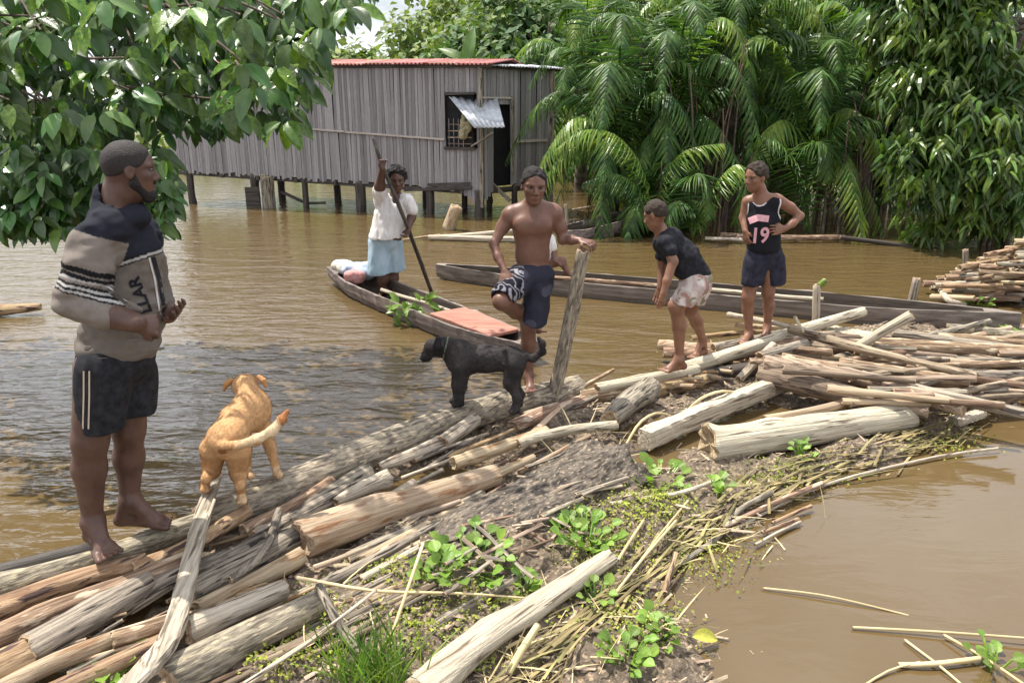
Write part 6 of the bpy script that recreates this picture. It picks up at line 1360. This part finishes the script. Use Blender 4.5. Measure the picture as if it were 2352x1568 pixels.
def build_tank():
    P = Person('boy in a black basketball vest looking left with a hand on his hip', 5.98, (1735, 783, .26), .006); J = P.J; s = P.s; rt = P.root; b = P.b
    P.head(b, J(1736, 408, 0), 72*s, -62, 8, 0, hairmat=M_hairc, hairline=.33, hairthick=.05, afro=.045)
    b.cone(J(1745, 432, .02), J(1750, 456, .03), 16*s, 18*s, 10*s); b.cone(J(1722, 462, .06), J(1782, 458, -.0), 16*s, 16*s, 14*s)
    b.ell(J(1752, 492, .03), (36*s, 26*s, 42*s), None, 14*s); b.ell(J(1752, 545, .03), (34*s, 25*s, 40*s), None, 14*s); b.ell(J(1755, 580, .03), (36*s, 28*s, 34*s), None, 12*s)
    b.chain([J(1790, 462, -.0), J(1815, 477, -.0), J(1838, 496, .0)], (15.5*s, 13*s, 10*s), 7*s); b.chain([J(1838, 496, .0), J(1820, 513, -.06), J(1802, 526, -.11)], (10*s, 10*s, 7*s), 6*s)
    P.hand(b, J(1803, 526, -.11), Vector((-.9, -.15, -.05)), Vector((-.1, .9, -.2)), .14, side=-1, curl=(.3, .5, .4), spread=.08, thumb=.6)
    b.chain([J(1716, 464, .08), J(1708, 500, .08), J(1712, 530, -.0)], (14*s, 11.5*s, 8*s), 7*s); P.hand(b, J(1711, 528, -.0), Vector((.15, -.2, -1)), Vector((.9, .3, 0)), .14, side=1, curl=(.3, .4, .3))
    k1, a1 = J(1718, 682, -.0), J(1720, 768, .02); k2, a2 = J(1764, 672, .04), J(1762, 752, .07)
    b.chain([J(1738, 600, .03), k1], (30*s, 17*s), 12*s); b.chain([k1, J(1718, 710, .03), a1], (15.5*s, 15*s, 9*s), 8*s)
    b.chain([J(1770, 600, .04), k2], (30*s, 17*s), 12*s); b.chain([k2, J(1766, 702, .07), a2], (15.5*s, 15*s, 9*s), 8*s)
    P.foot(b, a1, J(1700, 790, -.12), .245, 11.5*s, L=.20); P.foot(b, a2, J(1752, 770, -.08), .26, 11.5*s, L=.20)
    body('body', b, M_skinc, rt)
    t = Sdf(.0065); t.ell(J(1755, 585, .03), (49*s, 35*s, 44*s), None, 10*s); t.cone(J(1736, 600, .02), J(1729, 645, .01), 33*s, 30*s, 6*s); t.cone(J(1776, 600, .04), J(1779, 645, .05), 33*s, 30*s, 6*s)
    t.plane(J(1750, 655, 0), (0, 0, -1), .005); t.noise((18, 18, 9), .007); body('shorts', t, cloth('navy shorts', (.016, .016, .024), (.034, .034, .05)), rt)
    t = Sdf(.006); t.ell(J(1753, 500, .03), (42*s, 31*s, 48*s), None, 14*s); t.cone(J(1753, 515, .03), J(1754, 562, .03), 42*s, 44*s, 14*s); t.plane(J(1753, 578, 0), (0, 0, -1), .006)
    t.cone(J(1727, 470, .06), J(1779, 466, .0), 21*s, 21*s, 14*s)
    t.ell(J(1746, 448, -.02), (17*s, 30*s, 24*s), None, .006, -1)
    t.ell(J(1803, 470, -.0), (20*s, 34*s, 33*s), None, .006, -1); t.ell(J(1704, 474, .10), (13*s, 30*s, 28*s), None, .006, -1)
    t.noise((18, 18, 9), .004)
    V, F = t.build(); me = mesh_np('vest', V, F)
    cs = [(np.array(J(1746, 448, -.02)), (17*s, 30*s, 24*s)), (np.array(J(1803, 470, -.0)), (20*s, 34*s, 33*s)), (np.array(J(1704, 474, .10)), (13*s, 30*s, 28*s))]
    def pat(X):
        c = np.tile(np.array((.014, .014, .018)), (len(X), 1))
        for cc, r in cs:
            k = np.linalg.norm((X-cc)/np.array(r), axis=1); c[k < 1.24] = (.66, .62, .62)
        return c
    dye(me, V, pat); v = link('vest', me, M_cloth, rt)
    xd = J(1780, 505, 0)-J(1720, 500, .06)
    # arched pink word shape and pink number on the chest
    n = Vector((-.25, -1, .1))
    strip_on('chest_band', [J(1720, 508, -.08), J(1740, 500, -.08), J(1766, 503, -.08)], 17*s, n, rt, M_pinkp, v, .005)
    text_on('jersey_number', '19', .165, J(1722, 558, -.08), (1, .25, 0), (0, 0, 1), rt, M_pinkp, v, .005, bold=.004)
    return P
build_tank()

# a smaller child sitting in the long canoe behind the shirtless boy: pale top, bare arm and knees
def build_sitter():
    P = Person('child in a white top sitting in the long canoe behind the shirtless boy', 8.75, (1262, 625, .2), .008); J = P.J; s = P.s; rt = P.root; b = P.b
    P.head(b, J(1243, 500, 0), 58*s, 40, 10, 0, hairmat=M_hair, hairline=.26, hairthick=.06, afro=.02)
    b.cone(J(1243, 524, .02), J(1245, 545, .02), 12*s, 14*s, 8*s); b.chain([J(1245, 555, .02), J(1246, 600, .05)], (26*s, 26*s), 10*s); b.cone(J(1226, 548, .02), J(1262, 548, .02), 12*s, 12*s, 10*s)
    b.chain([J(1264, 552, 0), J(1272, 578, -.02), J(1276, 600, -.12)], (10*s, 8.5*s, 6*s), 5*s); P.hand(b, J(1276, 599, -.12), Vector((.7, -.4, -.3)), Vector((0, 0, -1)), .12)
    b.chain([J(1250, 606, .02), J(1290, 600, -.10)], (16*s, 12*s), 6*s); b.chain([J(1290, 600, -.10), J(1302, 622, -.12)], (11*s, 8*s), 6*s); P.foot(b, J(1302, 622, -.12), J(1318, 630, -.2), J(1302, 632, -.12).z, 7*s, L=.15)
    body('body', b, M_skinb, rt)
    t = Sdf(.009); t.chain([J(1245, 556, .02), J(1246, 606, .05)], (30*s, 31*s), 8*s); t.cone(J(1228, 550, .02), J(1262, 550, .02), 15*s, 15*s, 8*s); t.cone(J(1264, 552, 0), J(1270, 570, -.02), 13*s, 12*s, 6*s); t.noise((20, 20, 12), .006)
    body('top', t, bpy.data.materials['thin white cotton'], rt)
build_sitter()

# ------------------------------------------------------------------ dogs
def furcoat(bo, n, ln, wd, back, rt, seed, var=.3):
    me = bo.data; nv = len(me.vertices); co = np.empty(nv*3, np.float32); no = np.empty(nv*3, np.float32); cl = np.empty(nv*4, np.float32)
    me.vertices.foreach_get('co', co); me.vertices.foreach_get('normal', no); me.color_attributes['dye'].data.foreach_get('color', cl); co = co.reshape(-1, 3); no = no.reshape(-1, 3); cl = cl.reshape(-1, 4)
    rg = np.random.default_rng(seed); i = rg.integers(0, nv, n); p = co[i]-no[i]*.002+rg.normal(0, .002, (n, 3)); d = np.array(back)[None]*1.0+np.array([0, 0, -.45])+rg.normal(0, .22, (n, 3)); d = d-no[i]*np.sum(d*no[i], 1, keepdims=True); d /= np.linalg.norm(d, axis=1, keepdims=True)+1e-6; d = d+no[i]*.38
    sd = np.cross(d, no[i]); sd /= np.linalg.norm(sd, axis=1, keepdims=True)+1e-6; l = ln*rg.uniform(.6, 1.3, (n, 1))
    V = np.stack([p-sd*wd, p+sd*wd, p+d*l], 1).reshape(-1, 3); F = np.arange(3*n).reshape(-1, 3)
    f = mesh_np('fur', V, F, False); c = cl[i]*np.concatenate([np.repeat(rg.uniform(1-var, 1+var, (n, 1)), 3, 1), np.ones((n, 1))], 1); at = f.color_attributes.new('dye', 'FLOAT_COLOR', 'POINT'); at.data.foreach_set('color', np.repeat(c, 3, 0).astype(np.float32).ravel())
    o = link('fur', f, M_fur, rt); o['kind'] = 'stuff'
def build_dog_tan():
    y0 = 3.52; rt = empty('dog', G(560, 1150, .2), 'tan dog seen from behind with its tail held out to the side', 'dog'); s = .77*mpp(Yp(560, 1000, y0))
    def J(px, py, dy=0): return Yp(px, py, y0+dy)
    b = Sdf(.0055)
    # rump near, chest further off, head beyond and above
    b.ell(J(520, 1010, -.10), (52*s, .09, 50*s), None, 24*s)
    b.chain([J(522, 1008, -.12), J(545, 965, .04), J(578, 930, .16)], (52*s, 48*s, 50*s), 26*s)
    b.ell(J(578, 948, .15), (56*s, .10, 60*s), None, 24*s)
    b.chain([J(577, 925, .18), J(566, 890, .24)], (40*s, 36*s), 22*s)
    b.ell(J(562, 884, .27), (39*s, .075, 33*s), None, 14*s)
    b.chain([J(560, 895, .33), J(558, 905, .42)], (22*s, 15*s), 14*s)
    # tail
    b.chain([J(508, 1022, -.21), J(545, 1022, -.24), J(590, 1010, -.23), J(625, 990, -.20), J(648, 962, -.17), J(660, 944, -.15)], (11*s, 12*s, 14*s, 14*s, 11*s, 6*s), 10*s)
    # hind legs: thigh, hock back, shank down
    def hind(hx, hy, sd, px, py, dyp):
        b.chain([J(hx, hy, -.12), J(hx+sd*3, hy+50, -.04), J(px-4*sd, (hy+py)/2+18, -.17), J(px, py-18, -.13+dyp)], (38*s, 25*s, 13*s, 10.5*s), 10*s)
        b.cone(J(px, py-14, -.13+dyp), J(px+2, py-8, -.19+dyp), 14*s, 12*s, 8*s)
        for k in (-1, 0, 1): b.cone(J(px+k*6, py-8, -.17+dyp), J(px+k*7, py-5, -.205+dyp), 6*s, 5*s, 3*s)
    hind(490, 1030, -1, 470, 1130, .04); hind(545, 1035, 1, 556, 1158, .0)
    for (sx, sy, px, py, dp) in ((556, 980, 572, 1098, .08), (604, 980, 636, 1096, .10)):
        b.chain([J(sx, sy, .16), J((sx+px)/2+2, sy+50, .17), J(px-4, py-28, .16), J(px, py-10, .13)], (25*s, 16*s, 11*s, 10*s), 10*s)
        b.cone(J(px, py-9, .13), J(px+6, py-5, .08), 13*s, 11*s, 6*s)
    b.cone(J(545, 950, -.02), J(577, 905, .17), 4*s, 4*s, 12*s)
    b.noise((40, 40, 40), .0022)
    tn, wh, dk = np.array((.60, .35, .165)), np.array((.74, .57, .36)), np.array((.30, .13, .05))
    tA, tB = np.array(J(520, 1022, -.24)), np.array(J(650, 960, -.18))
    def pat(X):
        c = np.tile(tn, (len(X), 1)); a = (fbm(X*14)*.5+.5)[:, None]; c = c*(.92+.18*a)
        d = tB-tA; tt = ((X-tA)@d)/(d@d); dist = np.linalg.norm(X-tA-tt[:, None]*d, axis=1); m = (tt > .15) & (dist < .06) & (X[:, 1] < y0-.10); k = np.clip(tt*2, 0, 1)[:, None]
        c = np.where(m[:, None], c*(1-k)+wh*k, c); c = np.where((m & (tt > .93))[:, None], dk*1.6, c)
        r = np.linalg.norm((X-np.array(J(512, 1035, -.2)))/np.array((.022, .08, .018)), axis=1); c = np.where((r < 1)[:, None], dk, c)
        low = X[:, 2] < .26; c = np.where(low[:, None], c*.5+wh*.5, c); return c
    bo = body('body', b, M_fur, rt, pat); furcoat(bo, 30000, .013, .0010, (-.3, -1, 0), rt, 3, .16)
    for sg, (ex, ey) in ((-1, (524, 880)), (1, (601, 872))):
        e = Sdf(.0045); e.chain([J(ex-sg*6, ey-6, .26), J(ex+sg*4, ey+2, .245), J(ex+sg*10, ey+16, .24)], (9*s, 9*s, 5*s), 4*s)
        body('ear', e, M_fur, rt, lambda X: np.tile(np.array((.50, .25, .10)), (len(X), 1)))
    c = Sdf(.005)
    for k in range(14):
        a0, a1 = 2*PI*k/14, 2*PI*(k+1)/14; cc = J(571, 916, .20)
        f = lambda a: cc+Vector((math.cos(a)*41*s, math.sin(a)*.052*1.25, math.sin(a)*10*s))
        c.cone(f(a0), f(a1), 3.2*s, 3.2*s, 2*s)
    body('collar', c, cloth('faded tan collar', (.30, .17, .09), (.36, .22, .12)), rt)
build_dog_tan()

def build_dog_black():
    y0 = 4.70; rt = empty('dog', G(1120, 935, .2), 'black dog standing side on across the log beside the boy', 'dog'); s = .82*mpp(Yp(1120, 850, y0))
    def J(px, py, dy=0): return Yp(px, py, y0+dy)
    b = Sdf(.0055)
    b.chain([J(1058, 820, .02), J(1115, 824, .0), J(1165, 824, -.03), J(1182, 826, -.05)], (39*s, 35*s, 32*s, 33*s), 22*s)
    b.ell(J(1062, 830, .02), (42*s, .085, 46*s), None, 20*s)
    b.chain([J(1050, 805, .02), J(1018, 797, .03)], (34*s, 28*s), 18*s)
    b.ell(J(998, 797, .04), (27*s, .065, 26*s), None, 14*s); b.chain([J(990, 800, .04), J(980, 816, .03), J(974, 824, .03)], (19*s, 13*s, 9*s), 10*s)
    b.cone(J(984, 818, .03), J(984, 824, .03), 9*s, 7*s, 6*s)
    def leg(pts, rs):
        b.chain(pts, [r*s for r in rs], 12*s)
    leg([J(1062, 845, -.05), J(1058, 885, -.06), J(1055, 912, -.05), J(1056, 925, -.05)], (24, 16, 11.5, 10.5)); b.cone(J(1055, 926, -.05), J(1044, 929, -.06), 11*s, 9*s, 6*s)
    leg([J(1055, 845, .08), J(1050, 885, .10), J(1050, 915, .10)], (24, 15, 11)); b.cone(J(1049, 918, .10), J(1038, 921, .09), 10*s, 8*s, 6*s)
    leg([J(1180, 838, -.10), J(1172, 880, -.12), J(1188, 912, -.13), J(1184, 938, -.14)], (28, 18, 11, 10)); b.cone(J(1184, 940, -.14), J(1176, 945, -.15), 12*s, 10*s, 6*s)
    leg([J(1185, 838, .02), J(1180, 880, .03), J(1196, 905, .03), J(1192, 925, .02)], (27, 16, 10, 9)); b.cone(J(1192, 927, .02), J(1182, 931, .01), 11*s, 9*s, 6*s)
    b.chain([J(1204, 816, -.06), J(1225, 822, -.07), J(1245, 808, -.08), J(1246, 788, -.08), J(1236, 776, -.08)], (13, 10, 9, 8, 5) and [q*s for q in (13, 10, 9, 8, 5)], 8*s)
    b.noise((70, 70, 70), .0026)
    def pat(X):
        a = (fbm(X*9)*.5+.5)[:, None]; return np.array((.020, .017, .017))*(1-a)+np.array((.062, .052, .050))*a
    bo = body('body', b, M_fur, rt, pat); furcoat(bo, 22000, .013, .0011, (1, 0, 0), rt, 4, .5)
    for dy, ex in ((-.055, 1003), (.115, 1008)):
        e = Sdf(.0045); e.chain([J(ex+4, 780, dy), J(ex+1, 796, dy-.012), J(ex-2, 812, dy-.012)], (9*s, 12*s, 6*s), 5*s); body('ear', e, M_fur, rt, lambda X: np.tile(np.array((.016, .013, .014)), (len(X), 1)))
    n = Sdf(.004); n.ell(J(968, 822, .03), (6*s, 8*s, 5*s)); body('nose', n, M_iris, rt)
    c = Sdf(.005); cc = J(1024, 799, .03)
    ax = (J(1050, 805, .02)-J(1018, 797, .03)).normalized(); u = Vector((0, 1, 0)); v = ax.cross(u).normalized()
    for k in range(16):
        f = lambda a: cc+u*(math.cos(a)*29.5*s)+v*(math.sin(a)*30.5*s)
        c.cone(f(2*PI*k/16), f(2*PI*(k+1)/16), 3*s, 3*s, 2*s)
    body('collar', c, cloth('faded green collar', (.10, .12, .09), (.16, .18, .14)), rt)
build_dog_black()
